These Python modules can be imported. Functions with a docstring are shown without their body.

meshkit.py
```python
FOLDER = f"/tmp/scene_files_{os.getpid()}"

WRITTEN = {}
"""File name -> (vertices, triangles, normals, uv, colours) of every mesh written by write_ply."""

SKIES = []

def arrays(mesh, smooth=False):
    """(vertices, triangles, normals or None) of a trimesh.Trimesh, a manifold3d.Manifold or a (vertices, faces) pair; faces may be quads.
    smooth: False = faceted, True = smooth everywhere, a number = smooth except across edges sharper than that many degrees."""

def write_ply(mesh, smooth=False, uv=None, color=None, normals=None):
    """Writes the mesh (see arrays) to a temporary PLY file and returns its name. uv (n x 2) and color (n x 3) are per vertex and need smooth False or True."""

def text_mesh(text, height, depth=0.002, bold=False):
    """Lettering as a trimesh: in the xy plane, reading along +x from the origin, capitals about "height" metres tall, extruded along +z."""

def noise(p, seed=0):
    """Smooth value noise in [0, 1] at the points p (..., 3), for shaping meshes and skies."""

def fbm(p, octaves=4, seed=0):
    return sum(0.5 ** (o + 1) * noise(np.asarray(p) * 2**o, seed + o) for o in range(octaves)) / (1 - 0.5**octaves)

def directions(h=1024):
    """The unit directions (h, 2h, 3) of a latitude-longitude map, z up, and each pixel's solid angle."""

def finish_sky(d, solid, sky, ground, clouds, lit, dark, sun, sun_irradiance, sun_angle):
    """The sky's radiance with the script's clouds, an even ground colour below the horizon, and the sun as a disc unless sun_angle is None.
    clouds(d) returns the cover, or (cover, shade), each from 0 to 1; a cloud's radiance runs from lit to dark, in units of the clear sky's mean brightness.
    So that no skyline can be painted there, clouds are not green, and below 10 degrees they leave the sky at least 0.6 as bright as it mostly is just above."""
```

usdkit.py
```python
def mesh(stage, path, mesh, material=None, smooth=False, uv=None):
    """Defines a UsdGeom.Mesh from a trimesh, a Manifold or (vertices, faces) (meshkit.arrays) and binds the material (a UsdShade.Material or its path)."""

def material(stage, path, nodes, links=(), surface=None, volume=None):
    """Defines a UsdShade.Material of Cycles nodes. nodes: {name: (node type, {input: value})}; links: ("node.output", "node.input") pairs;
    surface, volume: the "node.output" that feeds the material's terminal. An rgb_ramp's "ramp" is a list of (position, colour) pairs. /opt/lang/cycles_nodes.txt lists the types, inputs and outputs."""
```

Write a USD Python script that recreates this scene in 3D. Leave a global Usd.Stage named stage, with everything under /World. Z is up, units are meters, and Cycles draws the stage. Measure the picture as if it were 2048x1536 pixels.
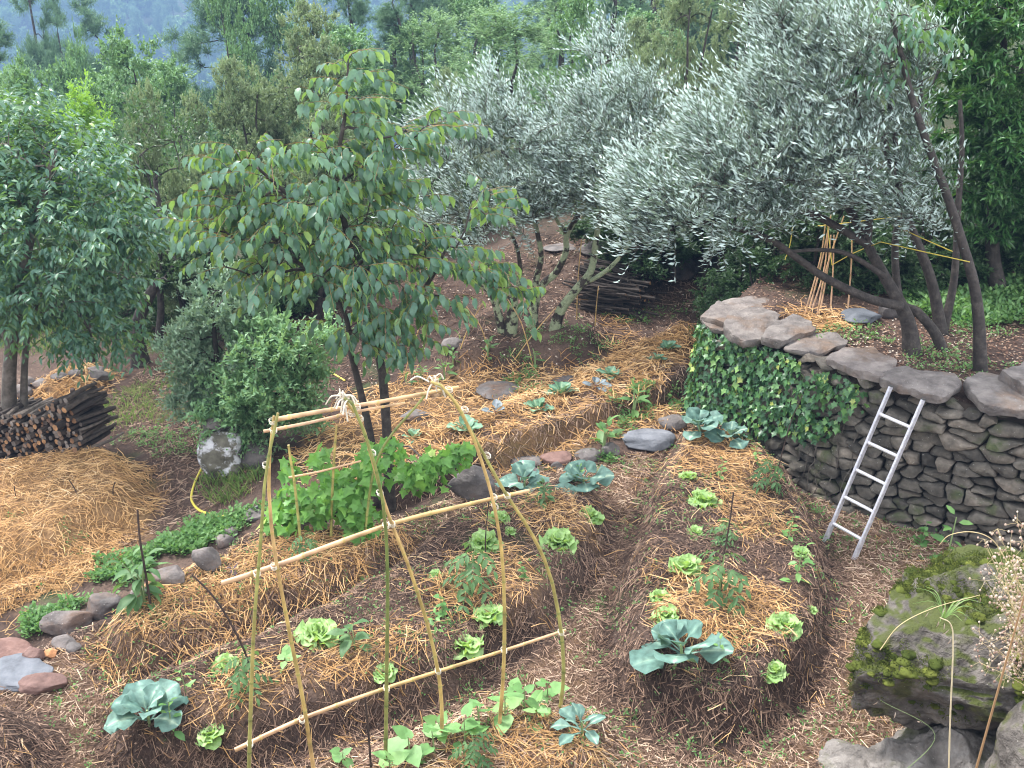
import math
import numpy as np
import trimesh, shapely, usdkit, meshkit
from scipy.interpolate import RBFInterpolator
from scipy.spatial import Voronoi
from pxr import Usd, UsdGeom, UsdLux, UsdShade, Gf, Sdf, Vt

stage = Usd.Stage.CreateInMemory()
UsdGeom.SetStageUpAxis(stage, 'Z')
UsdGeom.Xform.Define(stage, '/World')
stage.SetDefaultPrim(stage.GetPrimAtPath('/World'))
T = Sdf.ValueTypeNames

# ---------------------------------------------------------------- camera, sky, sun, exposure
CAM_H, PITCH, FPX = 5.5, math.radians(25.0), 2000.0
cam = UsdGeom.Camera.Define(stage, '/World/camera')
cam.AddTranslateOp().Set(Gf.Vec3d(0, 0, CAM_H))
cam.AddRotateXOp().Set(90 - 25.0)
cam.CreateHorizontalApertureAttr(36.0)
cam.CreateVerticalApertureAttr(27.0)
cam.CreateFocalLengthAttr(36.0 * FPX / 2048)
cam.CreateExposureAttr(2.38)
cam.CreateClippingRangeAttr(Gf.Vec2f(0.05, 5000))

SUN = np.array([-0.45, 0.30, 0.84]); SUN /= np.linalg.norm(SUN)
SUN_EL, SUN_ROT = math.asin(SUN[2]), math.atan2(SUN[0], SUN[1])
sky_mat = usdkit.material(stage, '/World/Looks/overcast_sky', {
    'sky': ('sky_texture', {'sky_type': 'single_scattering', 'sun_disc': False, 'sun_elevation': SUN_EL, 'sun_rotation': SUN_ROT}),
    'tc': ('texture_coordinate', {}),
    'noise': ('noise_texture', {'scale': 2.2, 'detail': 5.0, 'roughness': 0.55}),
    'ramp': ('rgb_ramp', {'ramp': [(0.30, (0.72, 0.72, 0.72)), (0.62, (1, 1, 1))]}),
    'cloud': ('rgb_ramp', {'ramp': [(0.3, (5.4, 5.7, 6.1)), (0.7, (8.6, 8.8, 9.0))]}),
    'mix': ('mix_color', {}),
    'bg': ('background_shader', {'strength': 0.085}),
}, [('tc.generated', 'noise.vector'), ('noise.fac', 'ramp.fac'), ('noise.fac', 'cloud.fac'), ('ramp.color', 'mix.fac'),
    ('sky.color', 'mix.a'), ('cloud.color', 'mix.b'), ('mix.result', 'bg.color')], surface='bg.background')
dome = UsdLux.DomeLight.Define(stage, '/World/sky')
UsdShade.MaterialBindingAPI.Apply(dome.GetPrim()).Bind(sky_mat)
dome.GetPrim().SetCustomDataByKey('kind', 'structure')
sun = UsdLux.DistantLight.Define(stage, '/World/sun')
sun.CreateIntensityAttr(0.4)
sun.CreateAngleAttr(14.0)
sun.CreateNormalizeAttr(True)
sun.CreateColorAttr(Gf.Vec3f(1.0, 0.96, 0.9))
_zx = -SUN  # light shines along its -z, so its +z axis points at the sun
_m = Gf.Matrix4d().SetRotate(Gf.Rotation(Gf.Vec3d(0, 0, 1), Gf.Vec3d(*map(float, SUN))))
sun.AddTransformOp().Set(_m)

# ---------------------------------------------------------------- helpers
CP, SP = math.cos(PITCH), math.sin(PITCH)
FWD, UPV, RGT = np.array([0, CP, -SP]), np.array([0, SP, CP]), np.array([1.0, 0, 0])
EYE = np.array([0, 0, CAM_H])


def ray(px, py):
    return FWD + (px - 1024) / FPX * RGT - (py - 768) / FPX * UPV


def at_z(px, py, z=0.0):
    d = ray(px, py)
    return EYE + d * ((z - CAM_H) / d[2])


def at_y(px, py, y):
    d = ray(px, py)
    return EYE + d * (y / d[1])


def pix(p):
    q = np.asarray(p, float) - EYE
    d = q @ FWD
    return np.stack([1024 + FPX * (q @ RGT) / d, 768 - FPX * (q @ UPV) / d], -1)


def rng(seed):
    return np.random.default_rng(seed)


def unit(a):
    a = np.asarray(a, float)
    return a / np.maximum(np.linalg.norm(a, axis=-1, keepdims=True), 1e-12)


def sstep(x, a, b):
    t = np.clip((x - a) / (b - a), 0, 1)
    return t * t * (3 - 2 * t)


_names = {}


def numbered(parent, name):
    n = _names.get((parent, name), 0)
    _names[(parent, name)] = n + 1
    return f'{parent}/{name}' if n == 0 else f'{parent}/{name}_{n:03d}'


def _path(x):
    return x if isinstance(x, str) else str(x.GetPath())


def tag(prim, label=None, cat=None, group=None, kind=None):
    p = prim if isinstance(prim, Usd.Prim) else prim.GetPrim()
    for k, v in (('label', label), ('category', cat), ('group', group), ('kind', kind)):
        if v:
            p.SetCustomDataByKey(k, v)
    return p


def thing(name, label, cat, loc=(0, 0, 0), rotz=0.0, scale=None, group=None, kind=None):
    x = UsdGeom.Xform.Define(stage, numbered('/World', name))
    x.AddTranslateOp().Set(Gf.Vec3d(*map(float, loc)))
    if rotz:
        x.AddRotateZOp().Set(math.degrees(rotz))
    if scale is not None:
        x.AddScaleOp().Set(Gf.Vec3f(*map(float, np.broadcast_to(scale, 3))))
    return tag(x, label, cat, group, kind)


def proto(name):
    """A class prim with parts: what the copies of one kind reference."""
    c = stage.CreateClassPrim(numbered('/World', name + '_kind'))
    c.SetTypeName('Xform')
    return c


def copy_of(kind, name, label, cat, loc, rotz=0.0, scale=1.0, group=None, tilt=None):
    x = UsdGeom.Xform.Define(stage, numbered('/World', name))
    x.GetPrim().GetReferences().AddInternalReference(kind.GetPath())
    x.AddTranslateOp().Set(Gf.Vec3d(*map(float, loc)))
    if tilt is not None:
        x.AddRotateXYZOp().Set(Gf.Vec3f(math.degrees(tilt[0]), math.degrees(tilt[1]), math.degrees(rotz)))
    else:
        x.AddRotateZOp().Set(math.degrees(rotz))
    x.AddScaleOp().Set(Gf.Vec3f(*map(float, np.broadcast_to(scale, 3))))
    x.GetPrim().SetInstanceable(True)
    return tag(x, label, cat, group)


def part(parent, name, mesh, mat, smooth=False, tint=None, label=None, kind=None):
    """One Mesh prim. mesh: trimesh or (v, f) with triangles or quads."""
    if isinstance(mesh, trimesh.Trimesh):
        v, f = np.array(mesh.vertices), np.array(mesh.faces)
    else:
        v, f = np.asarray(mesh[0], float), np.asarray(mesh[1], np.int64)
    if smooth and smooth is not True:      # crisp where the edge is sharper than that many degrees (tint must be even)
        v, f, nrm = meshkit.arrays((v, f), smooth)
        tint = None if tint is None else np.full(len(v), np.asarray(tint)[0])
    m = UsdGeom.Mesh.Define(stage, numbered(_path(parent), name))
    m.CreatePointsAttr(Vt.Vec3fArray.FromNumpy(np.ascontiguousarray(v, np.float32)))
    m.CreateFaceVertexCountsAttr(Vt.IntArray.FromNumpy(np.full(len(f), f.shape[1], np.int32)))
    m.CreateFaceVertexIndicesAttr(Vt.IntArray.FromNumpy(np.ascontiguousarray(f.ravel(), np.int32)))
    m.CreateSubdivisionSchemeAttr('none')
    if smooth:
        n = np.zeros_like(v)
        fn = np.cross(v[f[:, 1]] - v[f[:, 0]], v[f[:, 2]] - v[f[:, 0]])
        if f.shape[1] == 4:
            fn = np.cross(v[f[:, 2]] - v[f[:, 0]], v[f[:, 3]] - v[f[:, 1]])
        for k in range(f.shape[1]):
            np.add.at(n, f[:, k], fn)
        m.CreateNormalsAttr(Vt.Vec3fArray.FromNumpy(unit(n).astype(np.float32)))
        m.SetNormalsInterpolation('vertex')
    if tint is not None:
        UsdGeom.PrimvarsAPI(m).CreatePrimvar('tint', T.FloatArray, 'vertex').Set(Vt.FloatArray.FromNumpy(np.asarray(tint, np.float32)))
    UsdShade.MaterialBindingAPI.Apply(m.GetPrim()).Bind(mat)
    return tag(m, label, None, None, kind)


def solo(name, mesh, mat, label=None, cat=None, group=None, kind=None, **k):
    return tag(part('/World', name, mesh, mat, **k), label, cat, group, kind)


def cat_mesh(items):
    vs, fs, n = [], [], 0
    for v, f in items:
        vs.append(v); fs.append(np.asarray(f) + n); n += len(v)
    return np.vstack(vs), np.vstack(fs)


def tube(pts, radii, sides=6, cap=True):
    p = np.asarray(pts, float)
    r = np.broadcast_to(np.asarray(radii, float), (len(p),))
    t = unit(np.gradient(p, axis=0))
    ref = np.array([0.31, 0.17, 0.94]) if abs(t[:, 2].mean()) < 0.8 else np.array([0.9, 0.3, 0.1])
    a = unit(np.cross(t, ref)); b = np.cross(t, a)
    ang = np.arange(sides) * 2 * np.pi / sides
    v = p[:, None] + r[:, None, None] * (np.cos(ang)[None, :, None] * a[:, None] + np.sin(ang)[None, :, None] * b[:, None])
    i, j = np.meshgrid(np.arange(len(p) - 1), np.arange(sides), indexing='ij')
    A, B = i * sides + j, i * sides + (j + 1) % sides
    C, D = B + sides, A + sides
    f = np.concatenate([np.stack([A, B, C], -1).reshape(-1, 3), np.stack([A, C, D], -1).reshape(-1, 3)])
    v = v.reshape(-1, 3)
    if cap:
        n = len(v)
        v = np.vstack([v, p[:1], p[-1:]])
        k = np.arange(sides); e = (len(p) - 1) * sides
        f = np.vstack([f, np.stack([np.full(sides, n), (k + 1) % sides, k], 1), np.stack([np.full(sides, n + 1), e + k, e + (k + 1) % sides], 1)])
    return v, f


def spline(pts, n):
    """Catmull-Rom through the points, n samples per span."""
    p = np.asarray(pts, float)
    q = np.vstack([2 * p[0] - p[1], p, 2 * p[-1] - p[-2]])
    out = []
    for i in range(len(p) - 1):
        t = np.linspace(0, 1, n, endpoint=False)[:, None]
        a, b, c, d = q[i:i + 4]
        out.append(0.5 * (2 * b + (c - a) * t + (2 * a - 5 * b + 4 * c - d) * t ** 2 + (3 * b - a - 3 * c + d) * t ** 3))
    return np.vstack(out + [p[-1:]])


# leaf templates: vertices (along, across, off) and triangles
LEAF = {
    'quad': (np.array([[0, 0, 0], [.5, -.5, .06], [1, 0, 0], [.5, .5, .06]]), np.array([[0, 1, 2], [0, 2, 3]])),
    'oval': (np.array([[0, 0, 0], [.3, -.45, .05], [.3, 0, 0], [.3, .45, .05], [.68, -.38, .0], [.68, 0, -.05], [.68, .38, .0], [1, 0, -.16]]),
             np.array([[0, 1, 2], [0, 2, 3], [1, 4, 5], [1, 5, 2], [2, 5, 6], [2, 6, 3], [4, 7, 5], [5, 7, 6]])),
    'droop': (np.array([[0, 0, 0], [.2, -.36, .10], [.22, 0, .05], [.2, .36, .10], [.55, -.5, .06], [.55, 0, 0], [.55, .5, .06], [.85, -.26, -.08], [.85, 0, -.12], [.85, .26, -.08], [1.05, 0, -.3]]),
              np.array([[0, 1, 2], [0, 2, 3], [1, 4, 5], [1, 5, 2], [2, 5, 6], [2, 6, 3], [4, 7, 8], [4, 8, 5], [5, 8, 9], [5, 9, 6], [7, 10, 8], [8, 10, 9]])),
    'heart': (np.array([[0, 0, 0], [-.14, -.3, .03], [.12, -.52, .04], [.5, -.42, 0], [1, 0, -.1], [.5, .42, 0], [.12, .52, .04], [-.14, .3, .03], [.45, 0, -.05]]),
              np.array([[0, 1, 2], [0, 2, 8], [2, 3, 8], [3, 4, 8], [8, 4, 5], [8, 5, 6], [8, 6, 0], [0, 6, 7]])),
    'lobed': (np.array([[0, 0, 0], [-.12, -.34, .04], [.16, -.30, .0], [.34, -.55, .05], [.52, -.26, 0], [1, 0, -.08], [.52, .26, 0], [.34, .55, .05], [.16, .30, .0], [-.12, .34, .04], [.35, 0, -.04]]),
              np.array([[0, 1, 2], [0, 2, 10], [2, 3, 4], [2, 4, 10], [4, 5, 10], [10, 5, 6], [10, 6, 8], [6, 7, 8], [10, 8, 0], [8, 9, 0]])),
}


def leaves(p, d, n, L, W, kind='quad', tint=None):
    """Leaves at p along d, facing n. Returns (v, f, tint per vertex)."""
    tv, tf = LEAF[kind]
    p = np.asarray(p, float); N = len(p)
    d = unit(np.broadcast_to(d, p.shape))
    n = np.broadcast_to(n, p.shape)
    s = unit(np.cross(d, n)); n = np.cross(s, d)
    L = np.broadcast_to(L, (N,))[:, None, None]; W = np.broadcast_to(W, (N,))[:, None, None]
    v = p[:, None] + d[:, None] * tv[None, :, :1] * L + s[:, None] * tv[None, :, 1:2] * W + n[:, None] * tv[None, :, 2:] * L
    f = (tf[None, :, ::-1] + (np.arange(N) * len(tv))[:, None, None]).reshape(-1, 3)   # upper side is the front
    t = np.repeat(np.broadcast_to(0.5 if tint is None else tint, (N,)), len(tv))
    return v.reshape(-1, 3), f, t


def cat_leaves(items):
    v, f = cat_mesh([(a, b) for a, b, _ in items])
    return v, f, np.concatenate([c for _, _, c in items])


def split_parts(parent, name, v, f, t, tv, tf, most, mat, rest_name='leaves', smooth=False):
    """The first `most` leaves as parts of their own, the rest as one part."""
    N = len(v) // tv
    k = min(most, N)
    for i in range(k):
        part(parent, name, (v[i * tv:(i + 1) * tv], f[i * tf:(i + 1) * tf] - i * tv), mat, tint=t[i * tv:(i + 1) * tv], smooth=smooth)
    if N > k:
        part(parent, rest_name, (v[k * tv:], f[k * tf:] - k * tv), mat, tint=t[k * tv:], kind='stuff', smooth=smooth)


# ---------------------------------------------------------------- materials
def leaf_mat(name, ramp, back=None, trans=(0.10, 0.2, 0.03), tw=0.3, rough=0.45, spec=0.35, noise=14.0):
    """ramp: colours over the leaf's own tint; back: colour of its underside."""
    nodes = {
        'at': ('attribute', {'attribute': 'tint'}),
        'ramp': ('rgb_ramp', {'ramp': ramp}),
        'pos': ('texture_coordinate', {}),
        'nz': ('noise_texture', {'scale': noise, 'detail': 3.0}),
        'nr': ('rgb_ramp', {'ramp': [(0.3, (0.7, 0.7, 0.7)), (0.7, (1.22, 1.22, 1.22))]}),
        'mul': ('mix_color', {'blend_type': 'multiply', 'fac': 1.0}),
        'geo': ('geometry', {}),
        'side': ('mix_color', {'b': back or (0, 0, 0)}),
        'p': ('principled_bsdf', {'roughness': rough, 'specular_ior_level': spec}),
        'tr': ('translucent_bsdf', {'color': trans}),
        'm': ('mix_closure', {'fac': tw}),
    }
    links = [('at.fac', 'ramp.fac'), ('pos.object', 'nz.vector'), ('nz.fac', 'nr.fac'), ('ramp.color', 'mul.a'), ('nr.color', 'mul.b'),
             ('p.BSDF', 'm.closure1'), ('tr.BSDF', 'm.closure2')]
    if back:
        links += [('mul.result', 'side.a'), ('geo.backfacing', 'side.fac'), ('side.result', 'p.base_color')]
    else:
        nodes.pop('side'); nodes.pop('geo')
        links += [('mul.result', 'p.base_color')]
    return usdkit.material(stage, f'/World/Looks/{name}', nodes, links, surface='m.closure')


def rough_mat(name, ramp, scale=6.0, detail=6.0, bump=0.4, bump_scale=30.0, dist=0.02, rough=0.85, ramp2=None, scale2=2.0, fac2=(0.45, 0.6), up=None, tint=False, spec=0.3, speck=None):
    """Noise-coloured rough surface. ramp2: a second colour set in patches; up: (colour, low, high) growing on upward faces; speck: (colour, scale, size)."""
    nodes = {
        'tc': ('texture_coordinate', {}),
        'n1': ('noise_texture', {'scale': scale, 'detail': detail, 'roughness': 0.62}),
        'r1': ('rgb_ramp', {'ramp': ramp}),
        'n3': ('noise_texture', {'scale': bump_scale, 'detail': 5.0, 'roughness': 0.65}),
        'b': ('bump', {'strength': bump, 'distance': dist}),
        'p': ('principled_bsdf', {'roughness': rough, 'specular_ior_level': spec}),
    }
    links = [('tc.object', 'n1.vector'), ('tc.object', 'n3.vector'), ('n1.fac', 'r1.fac'), ('n3.fac', 'b.height'), ('b.normal', 'p.normal')]
    col = 'r1.color'
    if tint:
        nodes['at'] = ('attribute', {'attribute': 'tint'})
        nodes['atr'] = ('rgb_ramp', {'ramp': [(0, (0.45, 0.45, 0.47)), (0.5, (1, 1, 1)), (1, (1.6, 1.5, 1.45))]})
        nodes['mt'] = ('mix_color', {'blend_type': 'multiply', 'fac': 1.0})
        links += [('at.fac', 'atr.fac'), (col, 'mt.a'), ('atr.color', 'mt.b')]
        col = 'mt.result'
    if ramp2:
        nodes['n2'] = ('noise_texture', {'scale': scale2, 'detail': 5.0, 'roughness': 0.6})
        nodes['f2'] = ('map_range', {'from_min': fac2[0], 'from_max': fac2[1], 'clamp': True})
        nodes['r2'] = ('rgb_ramp', {'ramp': ramp2})
        nodes['m2'] = ('mix_color', {})
        links += [('tc.object', 'n2.vector'), ('n2.fac', 'f2.value'), ('n3.fac', 'r2.fac'), ('f2.result', 'm2.fac'), (col, 'm2.a'), ('r2.color', 'm2.b')]
        col = 'm2.result'
    if speck:
        nodes['v'] = ('voronoi_texture', {'scale': speck[1], 'randomness': 1.0})
        nodes['vf'] = ('map_range', {'from_min': speck[2], 'from_max': speck[2] * 0.6, 'clamp': True})
        nodes['ms'] = ('mix_color', {'b': speck[0]})
        links += [('tc.object', 'v.vector'), ('v.distance', 'vf.value'), ('vf.result', 'ms.fac'), (col, 'ms.a')]
        col = 'ms.result'
    if up:
        nodes['g'] = ('geometry', {})
        nodes['sx'] = ('separate_xyz', {})
        nodes['nu'] = ('noise_texture', {'scale': 3.5, 'detail': 4.0})
        nodes['ad'] = ('math', {'math_type': 'multiply_add', 'value2': 0.9})
        nodes['uf'] = ('map_range', {'from_min': up[1], 'from_max': up[2], 'clamp': True})
        nodes['mu'] = ('mix_color', {'b': up[0]})
        links += [('g.normal', 'sx.vector'), ('tc.object', 'nu.vector'), ('nu.fac', 'ad.value1'), ('sx.z', 'ad.value3'), ('ad.value', 'uf.value'), ('uf.result', 'mu.fac'), (col, 'mu.a')]
        col = 'mu.result'
    links.append((col, 'p.base_color'))
    return usdkit.material(stage, f'/World/Looks/{name}', nodes, links, surface='p.BSDF')


def tint_mat(name, ramp, rough=0.7, spec=0.3, noise=0.0):
    nodes = {'at': ('attribute', {'attribute': 'tint'}), 'r': ('rgb_ramp', {'ramp': ramp}), 'p': ('principled_bsdf', {'roughness': rough, 'specular_ior_level': spec})}
    links = [('at.fac', 'r.fac')]
    col = 'r.color'
    if noise:
        nodes |= {'tc': ('texture_coordinate', {}), 'n': ('noise_texture', {'scale': noise, 'detail': 4.0}), 'nr': ('rgb_ramp', {'ramp': [(.3, (.6, .6, .6)), (.7, (1.3, 1.3, 1.3))]}), 'mm': ('mix_color', {'blend_type': 'multiply', 'fac': 1.0})}
        links += [('tc.object', 'n.vector'), ('n.fac', 'nr.fac'), (col, 'mm.a'), ('nr.color', 'mm.b')]
        col = 'mm.result'
    return usdkit.material(stage, f'/World/Looks/{name}', nodes, links + [(col, 'p.base_color')], surface='p.BSDF')


# ---------------------------------------------------------------- the ground
def poly(px, z=0.0):
    return shapely.Polygon([tuple(at_z(x, y, z)[:2]) for x, y in px])


def smooth_poly(px, z=0.0):
    w = np.array([at_z(x, y, z)[:2] for x, y in px])
    return shapely.Polygon(spline(np.vstack([w, w[:1]]), 5)).buffer(0)


def sdist(P, xy):
    """Signed distance, positive inside."""
    pts = shapely.points(xy)
    shapely.prepare(P)
    inside = shapely.contains(P, pts)
    d = shapely.distance(P.boundary, pts)
    return np.where(inside, d, -d)


WALL = np.array([[2.20, 10.75], [2.55, 10.05], [3.32, 8.87], [4.00, 8.38], [4.75, 7.9], [6.6, 7.1]])   # foot of the stone wall in plan
WALL_TOP = 1.40
TERRACE = shapely.Polygon([tuple(at_z(x, y)[:2]) for x, y in [(-900, 1800), (-500, 1500), (-100, 1360), (30, 1315), (130, 1255), (230, 1212), (330, 1160), (420, 1115), (490, 1060), (560, 1030),
                          (700, 1035), (860, 1012), (950, 985), (1050, 945), (1130, 930), (1200, 915), (1290, 890), (1340, 860), (1400, 842)]] + [tuple(w) for w in WALL + [0.3, 0.25]] + [(9, 3), (9, -12), (-9, -12)]).buffer(0)
UPPER = shapely.Polygon([tuple(w) for w in WALL + [0.16, 0.16]] + [(8.5, 6.4), (30, 2), (30, 40), (9, 19), (5.2, 15.0), (3.3, 12.4), (2.6, 11.3)]).buffer(0)

ctrl = [(*at_z(px, py, z)[:2], z) for px, py, z in [
    (350, 1000, -.72), (150, 1080, -.8), (60, 920, -.85), (250, 780, -.85), (150, 700, -.9), (0, 700, -.95), (430, 950, -.5), (480, 1040, -.5), (600, 950, -.22), (750, 930, -.1),
    (900, 920, -.05), (1100, 880, 0), (1280, 820, .02), (1380, 760, .08), (700, 760, -.3), (900, 760, -.15), (1200, 680, .1), (1380, 600, .35), (1200, 500, .75), (1000, 520, .6), (1450, 500, .7),
    (700, 560, 0), (500, 600, -.5), (300, 680, -.85), (100, 1180, -.7), (0, 1260, -.75), (-300, 1300, -.8), (-300, 1000, -.9), (1320, 560, .5), (1100, 560, .35)]]
ctrl += [(-8, 22, -1.8), (-15, 30, -5), (0, 22, .7), (6, 18, 1.2), (10, 22, 2.0), (0, 35, -1), (-15, 50, -14), (10, 40, 1), (25, 60, 0), (0, 70, -19), (-40, 80, -30), (0, 120, -42), (50, 110, -22), (-70, 150, -62), (60, 160, -42), (0, 250, -80), (-180, 250, -82), (180, 250, -70), (0, 400, -38), (-250, 400, -38), (250, 400, -34), (0, 480, -16), (-280, 480, -16), (280, 480, -14), (0, 640, 26), (-320, 640, 26), (320, 640, 26), (-110, 90, -40), (-60, 40, -16), (100, 100, -4),
         (-30, 15, -4), (-60, 5, -7), (60, 10, 8), (30, 5, 5), (0, -6, 0), (-200, 160, -60), (200, 160, -20), (-10, 15, -1.2), (-14, 11, -1.5)]
ctrl = np.array(ctrl)
outer = RBFInterpolator(ctrl[:, :2], ctrl[:, 2], kernel='linear', smoothing=0.02)

# raised beds: outline (pixels on the lower ground), height, shoulder width
BEDS = {
    'right': (smooth_poly([(1345, 890), (1310, 960), (1262, 1080), (1232, 1190), (1215, 1320), (1265, 1440), (1400, 1505), (1500, 1485), (1610, 1395), (1668, 1260), (1660, 1130), (1610, 1010), (1530, 925), (1430, 880)]), .34, .26),
    'middle': (smooth_poly([(960, 1035), (1090, 985), (1190, 985), (1222, 1050), (1205, 1130), (1135, 1225), (1060, 1305), (900, 1395), (700, 1475), (480, 1545), (270, 1560), (215, 1470), (300, 1385), (540, 1275), (750, 1175), (860, 1085)]), .28, .28),
    'back': (smooth_poly([(195, 1290), (260, 1205), (420, 1140), (520, 1085), (640, 1070), (790, 1060), (855, 1080), (820, 1135), (650, 1225), (480, 1290), (330, 1355), (215, 1350)]), .20, .30),
    'front': (smooth_poly([(560, 1620), (720, 1500), (870, 1440), (1020, 1390), (1120, 1380), (1230, 1440), (1270, 1560), (1150, 1640), (800, 1700)]), .16, .35),
    'corner': (smooth_poly([(-150, 1480), (-20, 1425), (70, 1450), (110, 1530), (60, 1640), (-160, 1650)]), .28, .3),
    'cabbage': (smooth_poly([(600, 960), (690, 905), (850, 845), (1000, 795), (1180, 735), (1300, 690), (1375, 672), (1400, 725), (1370, 770), (1240, 820), (1080, 875), (960, 915), (760, 965), (640, 985)], .22), .24, .15),
    'olive_mound': (smooth_poly([(850, 690), (930, 640), (1050, 625), (1160, 640), (1240, 685), (1225, 730), (1120, 740), (960, 740), (870, 730)], .05), .28, .6),
    'straw_left': (smooth_poly([(-120, 950), (60, 925), (200, 905), (290, 945), (305, 1020), (230, 1090), (120, 1155), (-120, 1200)], -.78), .30, .5),
    'stone_lined': (smooth_poly([(50, 800), (110, 752), (200, 742), (225, 760), (190, 785), (130, 805)], -.88), .16, .3),
}
STRAW = {   # straw cover: outline, strands per square metre, thickness of the layer
    'back': ([(195, 1270), (215, 1218), (300, 1172), (430, 1110), (520, 1068), (640, 1048), (780, 1038), (840, 1062), (780, 1100), (640, 1168), (470, 1232), (330, 1290), (230, 1305)], .20, 1150, .03),
    'tomato': ([(1325, 1245), (1340, 1185), (1430, 1155), (1525, 1185), (1555, 1232), (1490, 1285), (1380, 1275)], .34, 1150, .03),
    'kale_top': ([(1350, 930), (1370, 875), (1450, 868), (1525, 915), (1515, 960), (1420, 955)], .34, 900, .03),
    'mid_right': ([(1465, 995), (1540, 1005), (1575, 1060), (1510, 1080), (1470, 1045)], .34, 950, .03),
    'middle_top': ([(1005, 1040), (1090, 975), (1185, 1010), (1195, 1070), (1100, 1070)], .28, 800, .03),
    'middle_mid': ([(825, 1185), (920, 1135), (1040, 1125), (1065, 1190), (980, 1230), (880, 1225)], .28, 800, .03),
    'middle_low': ([(400, 1400), (470, 1335), (600, 1318), (740, 1268), (815, 1285), (780, 1335), (650, 1390), (500, 1435), (420, 1440)], .28, 750, .03),
    'front': ([(860, 1545), (980, 1480), (1100, 1480), (1210, 1545)], .14, 900, .03),
    'cabbage': ([(600, 960), (690, 890), (850, 825), (1000, 775), (1180, 715), (1300, 675), (1378, 665), (1392, 705), (1356, 732), (1240, 766), (1080, 818), (960, 858), (760, 925), (640, 965)], .28, 900, .03),
    'slab_path': ([(900, 925), (1080, 880), (1300, 815), (1345, 845), (1250, 880), (1160, 908), (960, 945)], .0, 650, .02),
    'mid_ground': ([(590, 860), (720, 760), (830, 735), (1000, 735), (1180, 735), (1230, 690), (1150, 650), (1220, 660), (1285, 720), (1100, 790), (850, 850), (640, 930)], .0, 420, .03),
    'left': ([(-120, 945), (60, 915), (200, 895), (295, 938), (300, 1020), (225, 1085), (110, 1150), (-120, 1195)], -.55, 900, .03),
    'stone_lined': ([(50, 795), (110, 742), (200, 732), (222, 752), (185, 785), (130, 800)], -.75, 900, .03),
    'left_path': ([(-120, 1225), (150, 1135), (260, 1110), (200, 1150), (40, 1215), (-100, 1260)], -.74, 600, .02),
    'tripod': ([(1600, 640), (1640, 620), (1700, 625), (1705, 645), (1640, 655)], 1.4, 700, .03),
}
STRAW = {k: (smooth_poly(p, z), n, t) for k, (p, z, n, t) in STRAW.items()}

hole_at = [at_z(px, py)[:2] for px, py in [(1130, 960), (760, 1120)]]


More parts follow.
